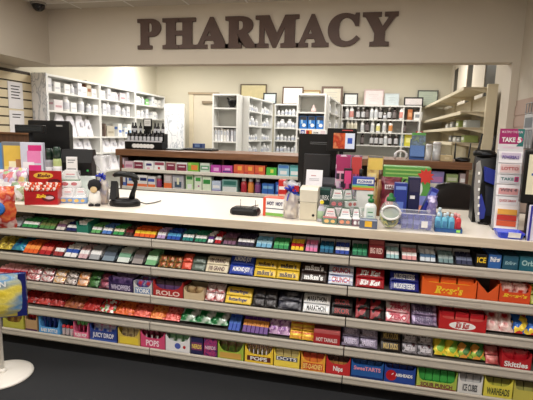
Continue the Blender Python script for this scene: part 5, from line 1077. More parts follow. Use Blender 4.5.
med(2, -1.9402, -1.8119, .15, 'grey medicine carton with a dark letter shape', M((186, 184, 190), .4), [(.2, .8, .15, .55, M((70, 90, 110))), (.4, .6, .35, .8, M((226, 226, 190))), (0, 1, .88, 1, M((150, 150, 160)))])
med(2, -1.7897, -1.7071, .16, 'slim white and green tea medicine carton', M((196, 226, 176), .4), [(.1, .9, .7, .9, M((50, 130, 60))), (.2, .8, .1, .4, W_)])
med(2, -1.6961, -1.6141, .16, 'white medicine carton with a green leaf oval', M((226, 236, 214), .4), [(.15, .85, .62, .85, M((60, 160, 60))), (.5, .7, .25, .35, M((190, 90, 160)))])
med(2, -1.6087, -1.5113, .15, 'white medicine carton with a wide green oval', M((220, 236, 206), .4), [(.1, .9, .5, .8, M((50, 150, 60)))])
med(2, -1.5059, -1.4093, .11, 'pale blue medicine carton with lilac base', M((190, 206, 230), .4), [(.1, .9, .35, .6, W_), (0, 1, .0, .2, M((140, 130, 190)))])
med(2, -1.3987, -1.2294, .13, 'teal and white wide medicine carton', M((120, 166, 160), .4), [(.1, .9, .6, .9, M((40, 110, 100))), (.05, .95, .08, .45, M((226, 228, 226)))])
med_bottle(2, (-1.1764,)[0], .155, .03, M((196, 60, 60), .35), W_, M((190, 40, 60), .4), 'red vitamin bottle with a white cap')
med_bottle(2, (-1.1031,)[0], .155, .03, M((226, 120, 50), .35), W_, M((236, 150, 60), .4), 'orange vitamin bottle with a white cap')
med_bottle(2, (-1.0304,)[0], .155, .03, M((90, 50, 110), .35), W_, M((150, 80, 140), .4), 'purple vitamin bottle with a white cap')
med(2, -0.9806, -0.8533, .11, 'blue medicine carton pair pack', M((50, 110, 200), .4), [(.1, .9, .55, .8, M((130, 190, 236))), (.48, .52, 0, 1, NAVY)])
med(2, -0.8432, -0.7177, .13, 'deep blue medicine carton with sky blue print', M((40, 90, 190), .4), [(.1, .4, .3, .8, M((120, 180, 236))), (.55, .9, .3, .8, M((110, 170, 230)))])
med(2, -0.7077, -0.3068, .12, 'blue medicine carton behind the beige box', M((60, 110, 190), .4), [(.1, .9, .4, .7, W_)], n=3)
med(1, 0.6077, 0.7204, .12, 'lilac and blue medicine carton', M((140, 130, 190), .4), [(.1, .9, .2, .6, M((190, 130, 190)))])
med(1, 0.7376, 0.8403, .1, 'olive green medicine carton', M((150, 170, 110), .4), [(.1, .9, .4, .7, M((206, 210, 180)))])
med(1, 0.8531, 0.9166, .11, 'pale grey-pink medicine carton', M((190, 170, 170), .4), [(.1, .9, .3, .6, W_)])
med(2, 0.6077, 0.7032, .12, 'dull green medicine carton', M((100, 140, 90), .4), [(.1, .9, .3, .6, M((200, 190, 120)))])
med(2, 0.7204, 0.8233, .12, 'grey-green medicine carton', M((120, 130, 120), .4), [(.1, .9, .3, .6, M((180, 190, 170)))])
# things on the pharmacy desk
DZ = 1.305
x0, x1, z0, z1 = (-2.531, -2.0945, 1.304, 1.573); w = x1 - x0
t = thing('bottle_rack', ((x0 + x1) / 2, 1.86, DZ)); tag(t, 'black tiered counter rack with a white scalloped sign at the front', 'bottle rack')
part('lower_step', t, lambda b: b.box(-w / 2, w / 2, 0, .08, 0, .085, BLACK, .003)); part('upper_step', t, lambda b: b.box(-w * .47, w * .47, .08, .17, 0, .17, BLACK, .003)); part('shelf_rail', t, lambda b: b.box(-w * .49, w * .49, -.004, .0, .08, .095, M((200, 200, 206), .4)))
part('sign_banner', t, lambda b: [b.prism([(xx + .03 * math.cos(k * PI / 8), .036 + .022 * math.sin(k * PI / 8)) for k in range(16)], 'y', -.006 - i * .0004, -.003, WHITE) for i, xx in enumerate([-.1, -.06, -.02, .02, .06, .1])], 'white scalloped sign')
def dropper(h, r):
    t = thing('dropper_bottle', (0, 0, 0))
    part('body', t, lambda b: b.lathe([(r * .94, 0), (r, .003), (r, h * .62), (r * .5, h * .74)], M((30, 26, 28), .2), n=14)); part('label', t, lambda b: b.lathe([(r * 1.02, h * .08), (r * 1.04, h * .1), (r * 1.04, h * .42), (r * 1.02, h * .44)], M((206, 208, 214), .5), n=14)); part('cap', t, lambda b: b.lathe([(r * .52, h * .73), (r * .5, h * .9), (r * .3, h), (.002, h)], BLACK, n=12)); return t
p0 = dropper(.115, .0165); k = 0
for r, (n, zz, yy) in enumerate(((9, .085, .035), (6, .17, .12))):
    for i in range(n):
        o = p0 if k == 0 else dup(p0); k += 1
        xx = -w * .43 + w * .86 * i / (n - 1)
        if r == 1: xx = -w * .42 + w * .84 * [0, .09, .25, .72, .82, .97][i]
        put(o, (x0 + x1) / 2 + xx, 1.86 + yy, DZ + zz); reg(o, 'dark dropper bottle with white label', ['on the lower step', 'on the upper step'][r] + ' of the black rack', 'dropper bottle', 'dropper bottles on the black rack', i, 'from the paper bags')
t = thing('rack_sign', ((x0 + x1) / 2 - .02, 2.0, DZ + .17)); tag(t, 'small black-framed white sign standing on top of the bottle rack', 'sign')
part('frame', t, lambda b: b.box(-.05, .05, 0, .012, .04, .16, BLACK, .003)); part('paper', t, lambda b: (b.box(-.038, .038, -.001, 0, .08, .15, WHITE), b.box(-.028, .028, -.0018, -.001, .12, .126, GREYP), b.box(-.028, .028, -.0018, -.001, .1, .105, GREYP))); part('stand', t, lambda b: b.box(-.03, .03, -.01, .03, 0, .04, BLACK, .003))
def slab(px0, px1, y, d, h, m, name, lab, cat, bev=.004):
    a, c = px0, px1
    b = MB(); b.box(-(c - a) / 2, (c - a) / 2, 0, d, 0, h, m, bev); o = b.build(name); put(o, (a + c) / 2, y, DZ); tag(o, lab, cat); return o
o = slab(-2.1031, -1.8973, 1.9, .2, .012, BLACK, 'document_tray', 'flat black document tray beside the bottle rack', 'tray'); part('paper_stack', o, lambda b: b.box(-.08, .08, .03, .17, .012, .018, M((150, 160, 160), .6)))
o = slab(-1.9409, -1.5876, 2.0, .22, .02, BLACK, 'keyboard', 'black keyboard lying on the pharmacy desk', 'keyboard'); part('keys', o, lambda b: [b.box(-.15 + k * .025, -.133 + k * .025, .03 + j * .04, .055 + j * .04, .02, .025, M((40, 40, 44), .5)) for k in range(12) for j in range(4)])
o = slab(-1.9304, -1.8149, 2.3, .1, .07, M((40, 66, 130), .4), 'tissue_box', 'small dark blue box behind the keyboard', 'box'); part('printed_panel', o, lambda b: b.box(-.03, .03, -.001, 0, .03, .06, M((110, 140, 190), .4)))
# right-hand end of the desk
x0, x1, z0, z1 = (0.2917, 0.3978, 1.311, 1.387); t = thing('headphones', ((x0 + x1) / 2, 1.95, DZ)); tag(t, 'white over-ear headphones on the pharmacy desk before the blue rack', 'headphones'); q = (x1 - x0) / 2
part('headband', t, lambda b: b.tube([(q * math.cos(k * PI / 12), .03, .03 + q * .9 * math.sin(k * PI / 12)) for k in range(13)], .01, W_, 8))
for s_ in (-1, 1): part('ear_cup', t, lambda b: b.lathe([(.02, -.012), (.028, -.006), (.028, .006), (.02, .012)], M((206, 206, 210), .4), n=14)).matrix_local = Matrix.Translation((s_ * q, .03, .029)) @ Matrix.Rotation(PI / 2, 4, 'Y').to_4x4()
x0, x1, z0, z1 = (0.4179, 0.5583, 1.35, 1.547); w = x1 - x0; h = z1 - DZ
t = thing('pamphlet_rack', ((x0 + x1) / 2, 1.95, DZ), -.1); tag(t, 'blue tilted pamphlet rack with green-topped leaflets on the pharmacy desk', 'pamphlet rack')
part('rack_body', t, lambda b: (b.prism([(0, 0), (.12, 0), (.16, h * .8), (.14, h * .8), (.02, .02)], 'x', -w / 2, w / 2, M((64, 96, 156), .4)),))
part('blue_leaflet', t, lambda b: b.prism([(-.004, .03), (.0, .03), (.075, h * .55), (.071, h * .55)], 'x', -w * .46, w * .46, foil([(60, 110, 200), (140, 176, 230)], 60, kind='wave'))); part('upper_leaflet', t, lambda b: b.prism([(.068, h * .52), (.08, h * .52), (.145, h), (.14, h)], 'x', -w * .42, w * .5, foil([(130, 156, 186), (110, 126, 140), (150, 176, 140)], 30)))
part('green_header', t, lambda b: b.prism([(.132, h * .96), (.14, h * .96), (.152, h * 1.05), (.148, h * 1.05)], 'x', -w * .42, w * .5, M((100, 180, 90), .4)))
for i, (a, c, zt) in enumerate(((0.5558, 0.6135, 1.457), (0.6222, 0.6976, 1.478))):
    w = c - a; h = zt - DZ; t = thing('clear_canister', ((a + c) / 2, 1.9 + i * .03, DZ)); tag(t, ['clear plastic canister of white packets next to the blue pamphlet rack', 'taller clear plastic canister of white packets next to the manila box'][i], 'canister', 'clear canisters on the desk')
    part('jar', t, lambda b: b.lathe([(w * .44, 0), (w * .48, .006), (w * .48, h * .85)], clear((240, 244, 246), .4), n=18)); part('filling', t, lambda b: b.lathe([(w * .42, .005), (w * .44, h * .3), (w * .4, h * .62)], foil([(206, 206, 210), (150, 150, 156), (226, 226, 230)], 60, kind='cell'), n=16)); part('lid', t, lambda b: b.lathe([(w * .5, h * .85), (w * .5, h * .95), (w * .4, h)], M((226, 226, 230), .35), n=18))
x0, x1, z0, z1 = (0.6911, 0.7949, 1.295, 1.359); o = card(x1 - x0, z1 - DZ, .14, M((206, 186, 140), .6), [(.3, .7, .3, .7, M((226, 210, 170)))], 'storage_box', 'manila cardboard box on the desk beside the wireless router', 'box', (x0 + x1) / 2, 1.85, DZ)
def router(x, y, z, w, lab, ants):
    t = thing('wireless_router', (x, y, z)); tag(t, lab, 'router', 'black routers with antennas')
    part('body', t, lambda b: b.loft([[(w / 2 * s_ * math.cos(k * PI / 8), .06 * s_ * math.sin(k * PI / 8), zz) for k in range(16)] for zz, s_ in ((0, .9), (.008, 1), (.028, 1), (.036, .85), (.04, .4))], BLACK)); part('light_strip', t, lambda b: b.box(-w * .2, w * .2, -.0605, -.056, .014, .018, M((80, 90, 100), .3)))
    for ax, lean, hh in ants: part('antenna', t, lambda b: b.tube([(ax, .05, .02), (ax + lean * .3, .05, hh * .3), (ax + lean, .05, hh)], [.007, .008, .005], BLACK, 8))
x0, x1, z0, z1 = (0.8167, 0.9498, 1.308, 1.367); router((x0 + x1) / 2, 1.88, DZ, x1 - x0, 'black wireless router with two upright antennas beside the manila box', [(-(x1 - x0) * .46, 0.0, .17), ((x1 - x0) * .42, .012, .17)])
# router on top of the lottery terminal (two more antennas)
x0, x1, z0, z1 = (0.643, 0.8019, 1.388, 1.412)
for_top = 1.0

LT_H = (0.6533, 0.8176, 1.026, 1.407)[3]
router(((0.6602, 0.8019, 1.388, 1.412)[0] + (0.6602, 0.8019, 1.388, 1.412)[1]) / 2, .53, LT_H + .0005, .13, 'black router with two tilted antennas on top of the lottery terminal', [(-.03, .02, .14), (.055, .012, .13)])
# ---- office chair behind the countertop
t = thing('office_chair', (.70, 1.3, 0), .35); tag(t, 'black office chair with a rounded back behind the sanitizer tray', 'office chair'); LEA = M((22, 22, 24), .28, var=.2)
part('backrest', t, lambda b: b.loft([[(wd * math.cos(k * PI / 10), -.09 + .045 * math.sin(k * PI / 10) + bk, zz) for k in range(20)] for zz, wd, bk in ((.66, .12, 0), (.69, .19, .0), (.8, .225, .015), (1.0, .225, .03), (1.1, .2, .05), (1.15, .14, .06), (1.165, .06, .065))], LEA))
part('seat', t, lambda b: b.box(-.24, .24, -.1, .22, .44, .53, LEA, .035)); part('back_bracket', t, lambda b: b.tube([(0, .0, .42), (0, -.16, .46), (0, -.17, .7)], .02, BLACKM)); part('gas_column', t, lambda b: b.tube([(0, .05, .07), (0, .05, .44)], .028, GREYP, 12))
for k in range(5): part('base_spoke', t, lambda b: b.tube([(0, .05, .1), (.17 * math.cos(k * 1.2566), .05 + .17 * math.sin(k * 1.2566), .085), (.26 * math.cos(k * 1.2566), .05 + .26 * math.sin(k * 1.2566), .06)], .016, BLACKM, 8)); part('caster', t, lambda b: b.lathe([(.012, 0), (.028, .01), (.028, .045), (.012, .055)], BLACK, c=(.26 * math.cos(k * 1.2566), .05 + .26 * math.sin(k * 1.2566), 0), n=12))
# ---- brown privacy panel at the register end
b = MB(); b.box(XL + .02, -2.95, 1.3, 1.34, 0, 1.43, WOODS, .003); b.box(XL + .02, -2.94, 1.28, 1.36, 1.43, 1.45, WOODT, .003); o = b.build('privacy_panel'); tag(o, 'brown wooden privacy panel standing below the slatted wall', 'panel')
part('support_post', o, lambda b: b.box(-2.99, -2.95, 1.34, 1.4, 0, 1.43, WOODS))
# ---- notices on the slatted wall
for i, (y, z, w, h, lines) in enumerate(((1.93, 1.86, .22, .30, 5), (1.93, 1.55, .22, .28, 2))):
    b = MB(); b.box(XL + .010, XL + .013, -w / 2, w / 2, -h / 2, h / 2, PAPER); o = b.build('wall_notice'); put(o, 0, y, z); o.location = (0, y, z)
    def ln(b):
        for k in range(lines): b.box(XL + .0131, XL + .0137, -w * .3, w * (.3 - .08 * (k % 2)), h * (.32 - .11 * k), h * (.36 - .11 * k), INK)
    part('printed_text', o, ln, 'lines of dark print'); tag(o, ['white printed notice hung highest on the slatted wall', 'white printed notice hung low on the slatted wall above the customer display'][i], 'notice')
# ================================================================== tall shelving along the left wall, fronts facing the room
LSX = -3.74; bays = [(2.2, 3.28), (3.28, 4.28), (4.28, 5.39)]; LZ = [1.945, 1.72, 1.40, 1.17, .9, .6, .3]
for i, (y0, y1) in enumerate(bays):
    t = thing('wall_bookcase', (LSX, (y0 + y1) / 2, 0)); hl = (y1 - y0) / 2 - .002
    tag(t, ['white shelving bay with a marble-look end panel nearest the black register', 'white shelving bay in the middle of the long wall run', 'white shelving bay reaching the far corner of the long wall run'][i], 'shelving bay', 'white shelving along the slatted wall side')
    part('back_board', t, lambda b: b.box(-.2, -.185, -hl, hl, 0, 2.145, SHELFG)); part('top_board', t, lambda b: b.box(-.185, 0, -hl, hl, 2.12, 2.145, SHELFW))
    for s_ in (-1, 1): part('side_board', t, lambda b: b.box(-.185, 0, s_ * hl - .012 - .012 * s_, s_ * hl + .012 - .012 * s_, 0, 2.12, SHELFW))
    for z in LZ: part('shelf', t, lambda b: b.box(-.185, -.002, -hl + .024, hl - .024, z - .022, z, SHELFW))
    if i == 0: part('end_panel', t, lambda b: b.box(-.2, .004, -hl - .016, -hl - .001, 0, 2.15, marble()), 'marble-look end panel')
def pill(h, r, body=None, cap=None, lab=None, shape='round'):
    body = body or WHITE; cap = cap or W_; lab = lab or M((208, 210, 218), .5)
    t = thing('stock_bottle' if shape == 'round' else 'jug_bottle', (0, 0, 0))
    part('body', t, lambda b: b.lathe([(r * .93, 0), (r, .005), (r, h * .66), (r * .84, h * .76), (r * .56, h * .82)], body, n=14)); part('cap', t, lambda b: b.lathe([(r * .62, h * .81), (r * .62, h * .97), (r * .54, h), (.002, h)], cap, n=12)); part('label', t, lambda b: b.lathe([(r * 1.01, h * .14), (r * 1.03, h * .16), (r * 1.03, h * .58), (r * 1.01, h * .6)], lab, n=14)); return t
def pbox(w, d, h, m, lab):
    b = MB(); b.box(-w / 2, w / 2, -d / 2, d / 2, 0, h, m, .002); o = b.build('medicine_carton')
    part('printed_label', o, lambda b: (b.box(-w / 2 - .001, w / 2 + .001, -d * .35, d * .35, h * .3, h * .5, lab), b.box(-w * .35, w * .35, -d / 2 - .001, d / 2 + .001, h * .55, h * .75, lab))); return o
# cartons and bottles, y positions along each shelf
P_A = pbox(.10, .11, .12, WHITE, M((200, 203, 210))); P_B = pbox(.10, .085, .16, M((228, 228, 232), .5), M((184, 188, 198))); P_C = pill(.13, .038); P_D = pbox(.1, .16, .13, M((220, 214, 216), .5), M((196, 150, 158)))
P_E = pill(.19, .045); P_F = pbox(.1, .1, .22, M((200, 190, 170), .5), M((150, 90, 60)))
protos_used = {}
def lp(proto, y, z, desc, where, cat, rz=0.0):
    o = proto if proto.name not in protos_used else dup(proto); protos_used[proto.name] = 1
    put(o, LSX - .075 + rnd.uniform(-.015, .01), y, z, rz=rz); reg(o, desc, where, cat, 'stock on the long wall shelving', y, 'from marble panel')
LA = 'on top level of long wall shelving'; LB = 'on second level of long wall shelving'; LC = 'on third level of long wall shelving'
for y, k in ((2.29, 'B'), (2.41, 'A'), (2.62, 'A'), (2.76, 'C'), (2.86, 'B'), (2.97, 'A'), (3.08, 'F'), (3.2, 'A'), (3.42, 'A'), (3.56, 'B'), (3.68, 'A'), (3.8, 'C'), (3.95, 'D'), (4.1, 'B'), (4.4, 'A'), (4.53, 'C'), (4.64, 'C'), (4.95, 'B'), (5.08, 'A'), (5.22, 'A')):
    pr, d = {'A': (P_A, 'low white medicine carton'), 'B': (P_B, 'tall white medicine carton'), 'C': (P_C, 'small white stock bottle'), 'D': (P_D, 'wide pinkish medicine carton'), 'F': (P_F, 'tall beige carton with brown print')}[k]
    lp(pr, y, 1.945, d, LA, 'carton' if k != 'C' else 'stock bottle')
for y, k in ((2.42, 'D'), (2.62, 'E'), (2.74, 'A'), (2.95, 'E'), (3.1, 'C'), (3.2, 'A'), (3.45, 'B'), (3.56, 'E'), (3.75, 'B'), (3.86, 'E'), (4.02, 'C'), (4.12, 'B'), (4.45, 'A'), (4.6, 'C'), (4.75, 'B'), (5.0, 'A'), (5.15, 'C')):
    pr, d = {'A': (P_A, 'low white medicine carton'), 'B': (P_B, 'tall white medicine carton'), 'C': (P_C, 'small white stock bottle'), 'D': (P_D, 'wide pinkish medicine carton'), 'E': (P_E, 'big white stock bottle')}[k]
    lp(pr, y, 1.72, d, LB, 'carton' if k in 'ABD' else 'stock bottle')
lg = pbox(.02, .12, .11, M((120, 200, 110), .4), W_); lg.name = 'medicine_carton'; lp(lg, 4.8, 1.945, 'bright green medicine carton', LA, 'carton')
bagp = None
def paper_bag(seed, w, h):
    q = random.Random(seed); b = MB(); rings = []; lean = q.uniform(-.16, .16)
    for zz, s_ in ((0, .97), (.02, 1), (.3, .98), (.6, .9), (.85, .74), (.93, .66), (1, .6)):
        rings.append([(.055 * math.copysign(abs(math.cos(a * PI / 8 + .2)) ** .45, math.cos(a * PI / 8 + .2)) * (1.1 - zz * 1.02) * (1 + q.uniform(-.12, .12)), w / 2 * s_ * math.copysign(abs(math.sin(a * PI / 8 + .2)) ** .4, math.sin(a * PI / 8 + .2)) * (1 + q.uniform(-.08, .08)) + zz * w * lean, h * zz * (1 + .09 * q.uniform(-1, 1) * (zz > .8))) for a in range(16)])
    b.loft(rings, M((232, 230, 236), .6, var=.03, scale=8, bump=.6), False); o = b.build('paper_bag')
    part('stapled_slip', o, lambda b: b.box(.042, .047, -w * .16, w * .16, h * .5, h * .75, M((214, 214, 224), .6))); return o
for i, (y, w, h) in enumerate(((2.52, .2, .27), (2.71, .19, .26), (2.92, .19, .27), (3.09, .16, .22))):
    o = paper_bag(80 + i, w, h); put(o, LSX - .09, y, 1.40); reg(o, 'white pharmacy paper bag', LC, 'paper bag', 'white paper bags', y, 'from marble panel')
lp(pbox(.05, .2, .16, M((190, 182, 164), .5), M((160, 150, 130))), 3.62, 1.40, 'tan carton lying flat', LC, 'carton'); lp(pbox(.1, .03, .19, M((110, 90, 80), .5), M((90, 70, 60))), 3.45, 1.40, 'thin brown upright folder', LC, 'folder')
lp(pbox(.1, .11, .2, WHITE, M((90, 130, 210))), 3.86, 1.40, 'white carton with blue stripes', LC, 'carton'); lp(pbox(.1, .1, .14, WHITE, M((120, 150, 200))), 4.02, 1.40, 'white carton with pale blue stripes', LC, 'carton'); lp(pbox(.1, .12, .2, WHITE, M((150, 190, 226))), 4.15, 1.40, 'white carton with sky blue label', LC, 'carton')
LD = 'on fourth level of long wall shelving'
for i, (y, w, h) in enumerate(((2.6, .2, .2), (2.85, .22, .21), (3.05, .18, .2), (3.5, .22, .2), (3.72, .2, .19), (3.95, .22, .2))):
    o = paper_bag(90 + i, w, h); put(o, LSX - .09, y, 1.17); reg(o, 'crumpled white pharmacy bag', LD, 'paper bag', 'white paper bags', y, 'from marble panel')
for i, (y, w, h) in enumerate(((3.4, .24, .22), (3.7, .24, .22), (4.0, .22, .2), (3.0, .22, .22))):
    o = paper_bag(100 + i, w, h); put(o, LSX - .09, y, .9); reg(o, 'crumpled white pharmacy bag', 'on fifth level of long wall shelving', 'paper bag', 'white paper bags', y, 'from marble panel')
# marble-look partition between the run and the door
b = MB(); b.box(-3.62, -3.24, 5.1, 5.13, 0, 2.0, marble(), .003); o = b.build('partition_panel'); tag(o, 'grey-white marble-look panel standing beside the door', 'panel')
part('edge_strip', o, lambda b: b.box(-3.24, -3.225, 5.095, 5.135, 0, 2.0, SHELFW))
# ================================================================== end-cap bookcase with mortar
def bookcase(name, label, x0, x1, y0, y1, zt, levels, group):
    t = thing(name, ((x0 + x1) / 2, y0, 0)); hw = (x1 - x0) / 2; d = y1 - y0; tag(t, label, 'bookcase', group)
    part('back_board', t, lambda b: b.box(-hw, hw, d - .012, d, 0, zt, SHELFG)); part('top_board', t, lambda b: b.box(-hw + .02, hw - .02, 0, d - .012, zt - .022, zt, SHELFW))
    for s_ in (-1, 1): part('side_board', t, lambda b: b.box(s_ * hw - .01 - .01 * s_, s_ * hw + .01 - .01 * s_, 0, d - .012, 0, zt, SHELFW))
    for z in levels: part('shelf', t, lambda b: b.box(-hw + .02, hw - .02, .004, d - .012, z - .02, z, SHELFW))
    return t
EC = 'white pharmacy bookcases'
bookcase('end_bookcase', 'white end bookcase holding the black mortar', -2.175, -1.795, 3.65, 3.9, 2.055, (1.862, 1.60, 1.385, 1.1, .8, .5, .2), EC)
bookcase('end_bookcase', 'white end bookcase holding the blue glove boxes', -.925, -.535, 3.5, 3.75, 2.055, (1.815, 1.59, 1.47, 1.1, .8, .5, .2), EC)
# shelves behind end caps, facing sideways (along y)
def sidecase(name, label, x0, x1, y0, y1, zt, levels, mids, skew=0.0):
    t = thing(name, (x1, y0, 0), skew); d = x0 - x1; L = y1 - y0; tag(t, label, 'bookcase', EC)
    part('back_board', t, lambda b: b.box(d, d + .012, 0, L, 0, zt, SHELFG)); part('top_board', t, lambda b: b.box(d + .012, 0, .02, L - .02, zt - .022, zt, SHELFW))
    for yy in [0.01] + mids + [L - .01]: part('side_board', t, lambda b: b.box(d + .012, 0, yy - .01, yy + .01, 0, zt, SHELFW))
    for z in levels: part('shelf', t, lambda b: b.box(d + .012, -.004, .02, L - .02, z - .018, z, SHELFW))
AZ = [1.84, 1.62, 1.40, 1.2, .9, .6, .3]
sidecase('side_bookcase', 'white side bookcase of stock bottles behind the mortar end bookcase', -1.98, -1.70, 3.91, 5.13, 2.05, AZ, [.6], -.087)
sidecase('side_bookcase', 'white side bookcase of stock bottles behind the glove box end bookcase', -.8, -.51, 3.76, 5.14, 2.05, AZ, [.7], -.05)
b_ = bookcase('wall_bookcase', 'white bookcase of stock bottles on the back wall below the gold frame', -1.575, -.84, 5.17, 5.48, 2.03, AZ, EC)
b_ = bookcase('wall_bookcase', 'wide white bookcase of dark syrup bottles on the back wall', -.425, .86, 5.17, 5.48, 2.03, (1.80, 1.585, 1.372, 1.15, .9, .6, .3), EC)
part('middle_board', b_, lambda b: b.box(.36, .38, .005, .298, 0, 2.0, SHELFW))
# mortar and pestle
t = thing('mortar_and_pestle', (-1.9077, 3.74, 1.862)); tag(t, 'black mortar with pestle on the upper shelf of the end bookcase', 'mortar')
part('mortar', t, lambda b: b.lathe([(.04, 0), (.045, .008), (.03, .02), (.055, .05), (.066, .09), (.068, .11), (.058, .11), (.045, .06), (.002, .05)], BLACK, n=20)); part('pestle', t, lambda b: b.tube([(.0, 0, .06), (-.04, 0, .11), (-.075, 0, .14)], [.014, .009, .014], BLACK, 10))
for i in range(7):
    xx = -2.13 + i * .045 + (.02 if i > 4 else 0); hh = [.185, .18, .185, .17, .175, .17, .18][i]
    b = MB(); b.box(-.019, .019, 0, .17, 0, hh, [WHITE, M((206, 208, 214), .5), WHITE, M((222, 220, 214), .5), M((226, 226, 228), .5), M((214, 214, 218), .5), M((170, 172, 178), .5)][i], .002); o = b.build('ring_binder')
    part('spine_label', o, lambda b: b.box(-.012, .012, -.001, 0, hh * .5, hh * .8, M((180, 186, 196), .5))); put(o, xx, 3.68, 1.385); reg(o, ['white', 'pale grey', 'white', 'ivory', 'white', 'light grey', 'grey'][i] + ' ring binder', 'on the third shelf below the mortar', 'ring binder', 'binders below the mortar', i, 'from the door')
# end cap 2 contents
x = -0.7114; t = thing('figurine', (x, 3.6, 1.815)); tag(t, 'small pinkish ceramic figurine on the top shelf above the glove boxes', 'figurine')
part('figure_body', t, lambda b: b.lathe([(.03, 0), (.038, .01), (.036, .04), (.02, .06), (.022, .075), (.012, .095), (.002, .1)], M((206, 180, 176), .4), n=16)); part('figure_base', t, lambda b: b.lathe([(.04, 0), (.042, .004), (.036, .008)], M((170, 130, 110), .5), n=16))
for i, px in enumerate((-0.8295, -0.7163, -0.604)):
    w = .1; h = .17; b = MB(); b.box(-w / 2, w / 2, 0, .1, 0, h, M((40, 120, 206), .4), .003); o = b.build('glove_box') if i == 0 else dup(g0)
    if i == 0:
        g0 = o
        part('printed_panel', o, lambda b: (b.box(-w * .46, w * .46, -.001, 0, h * .68, h * .97, M((50, 52, 60), .4)), b.box(-w * .3, -w * .05, -.0016, 0, h * .4, h * .7, M((170, 210, 240), .4)), b.prism([(w * .12 + w * .26 * math.cos(k * PI / 8), h * .28 + h * .14 * math.sin(k * PI / 8)) for k in range(16)], 'y', -.0018, 0, W_)))
    put(o, px - .006, 3.53, 1.59); reg(o, 'blue glove box with dark top', 'on the end bookcase', 'glove box', 'blue glove boxes', i, 'from the gold frame side')
x0, x1, z0, z1 = (-0.8746, -0.5111, 1.503, 1.583)
b = MB(); b.box(x0, x1, 3.492, 3.4995, z0, z1, WHITE); o = b.build('payment_sign'); tag(o, 'white strip sign with card payment emblems below the glove boxes', 'sign'); w = x1 - x0; h = z1 - z0
def logos(b):
    y = 3.4915
    b.box(x0 + w * .04, x0 + w * .2, y - .0005, y, z0 + h * .12, z0 + h * .88, M((40, 70, 170), .4)); b.box(x0 + w * .24, x0 + w * .46, y - .0005, y, z0 + h * .12, z0 + h * .88, M((226, 120, 80), .4))
    b.prism([(x0 + w * .31 + .022 * math.cos(k * PI / 8), z0 + h / 2 + .022 * math.sin(k * PI / 8)) for k in range(16)], 'y', y - .001, y, RED); b.prism([(x0 + w * .39 + .022 * math.cos(k * PI / 8), z0 + h / 2 + .022 * math.sin(k * PI / 8)) for k in range(16)], 'y', y - .001, y, M((240, 170, 50)))
    b.text('VISA', x0 + w * .06, x0 + w * .18, z0 + h * .3, z0 + h * .7, y - .001, W_, .03); b.text('DISCOVER', x0 + w * .52, x0 + w * .7, z0 + h * .35, z0 + h * .62, y - .001, INK, .02); b.box(x0 + w * .78, x0 + w * .95, y - .0005, y, z0 + h * .15, z0 + h * .85, M((226, 206, 210), .4))
part('logo_print', o, logos)
# bottles of the side and back bookcases
B1 = pill(.085, .024); B2 = pill(.15, .044); B3 = pill(.11, .032); B4 = pill(.1, .027, lab=M((196, 204, 222), .5)); used2 = {}
def bt(proto, x, y, z, desc, where, mark, group, order):
    o = proto if proto.name not in used2 else dup(proto); used2[proto.name] = 1
    put(o, x, y, z, rz=rnd.uniform(0, 3)); reg(o, desc, where, 'stock bottle', group, order, mark)
lv = ['top', 'second', 'third', 'fourth']
for li, z in enumerate(AZ[:4]):
    for i in range(11):
        yy = 3.98 + i * .107
        if abs(yy - 4.525) < .04: continue
        k = (li * 5 + i * 3) % 7
        pr, d = ((B1, 'small white stock bottle') if k in (0, 2, 5) else (B4, 'small bluish-labelled stock bottle') if k in (1, 6) else (B3, 'medium white stock bottle') if k == 3 else (B2, 'big white stock bottle') if li else (B3, 'medium white stock bottle'))
        bt(pr, -1.70 - .06 + (yy - 3.91) * .087, yy, z, d, 'on ' + lv[li] + ' level behind mortar bookcase', 'from the mortar', 'bottles behind the mortar bookcase', yy)
    for i in range(9):
        xx = -1.51 + i * .066; k = (li * 3 + i * 2) % 5
        if li == 1 and i in (1, 3): pr, d = B2, 'big white stock bottle'
        elif li == 3 and i == 5: pr, d = B2, 'big white stock bottle'
        else: pr, d = ((B1, 'small white stock bottle'), (B4, 'small bluish-labelled stock bottle'), (B1, 'small white stock bottle'), (B3, 'medium white stock bottle'), (B4, 'small bluish-labelled stock bottle'))[k]
        bt(pr, xx, 5.17 + .06, z, d, 'on ' + lv[li] + ' level below gold frame', 'from the mortar side', 'bottles below the gold frame', xx)
    for i in range(7):
        yy = 3.84 + i * .19
        if abs(yy - 4.455) < .07: yy += .12
        pr, d = ((B3, 'medium white stock bottle'), (B2, 'big white stock bottle'), (B1, 'small white stock bottle'))[(li + i) % 3]
        bt(pr, -.51 - .06 + (yy - 3.76) * .05, yy, z, d, 'on ' + lv[li] + ' level behind glove bookcase', 'from the glove boxes', 'bottles behind the glove box bookcase', yy)
# syrup bottles on the back wall
BRB = M((52, 36, 30), .2); DK = pill(.2, .032, BRB, W_, M((206, 206, 210), .5)); DK2 = pill(.2, .032, BRB, BLACK, M((120, 110, 110), .5)); WB = pill(.2, .031, WHITE, W_, M((206, 210, 214), .5)); WR = pill(.21, .034, WHITE, W_, M((226, 150, 140), .5)); WY = pill(.18, .032, WHITE, BLACK, M((230, 220, 130), .5)); WO = pill(.2, .032, WHITE, M((90, 60, 50), .4), M((230, 150, 80), .5)); SM = pill(.11, .028, M((120, 110, 110), .3), W_); CR = pill(.19, .031, M((232, 226, 206), .4), W_, M((220, 214, 190), .5))
NM = {id(DK): 'dark syrup bottle with white label', id(DK2): 'dark syrup bottle with grey label', id(WB): 'white syrup bottle', id(WR): 'white syrup bottle with red label', id(WY): 'white bottle with yellow label', id(WO): 'white bottle with orange label', id(SM): 'short grey bottle', id(CR): 'cream coloured syrup bottle'}
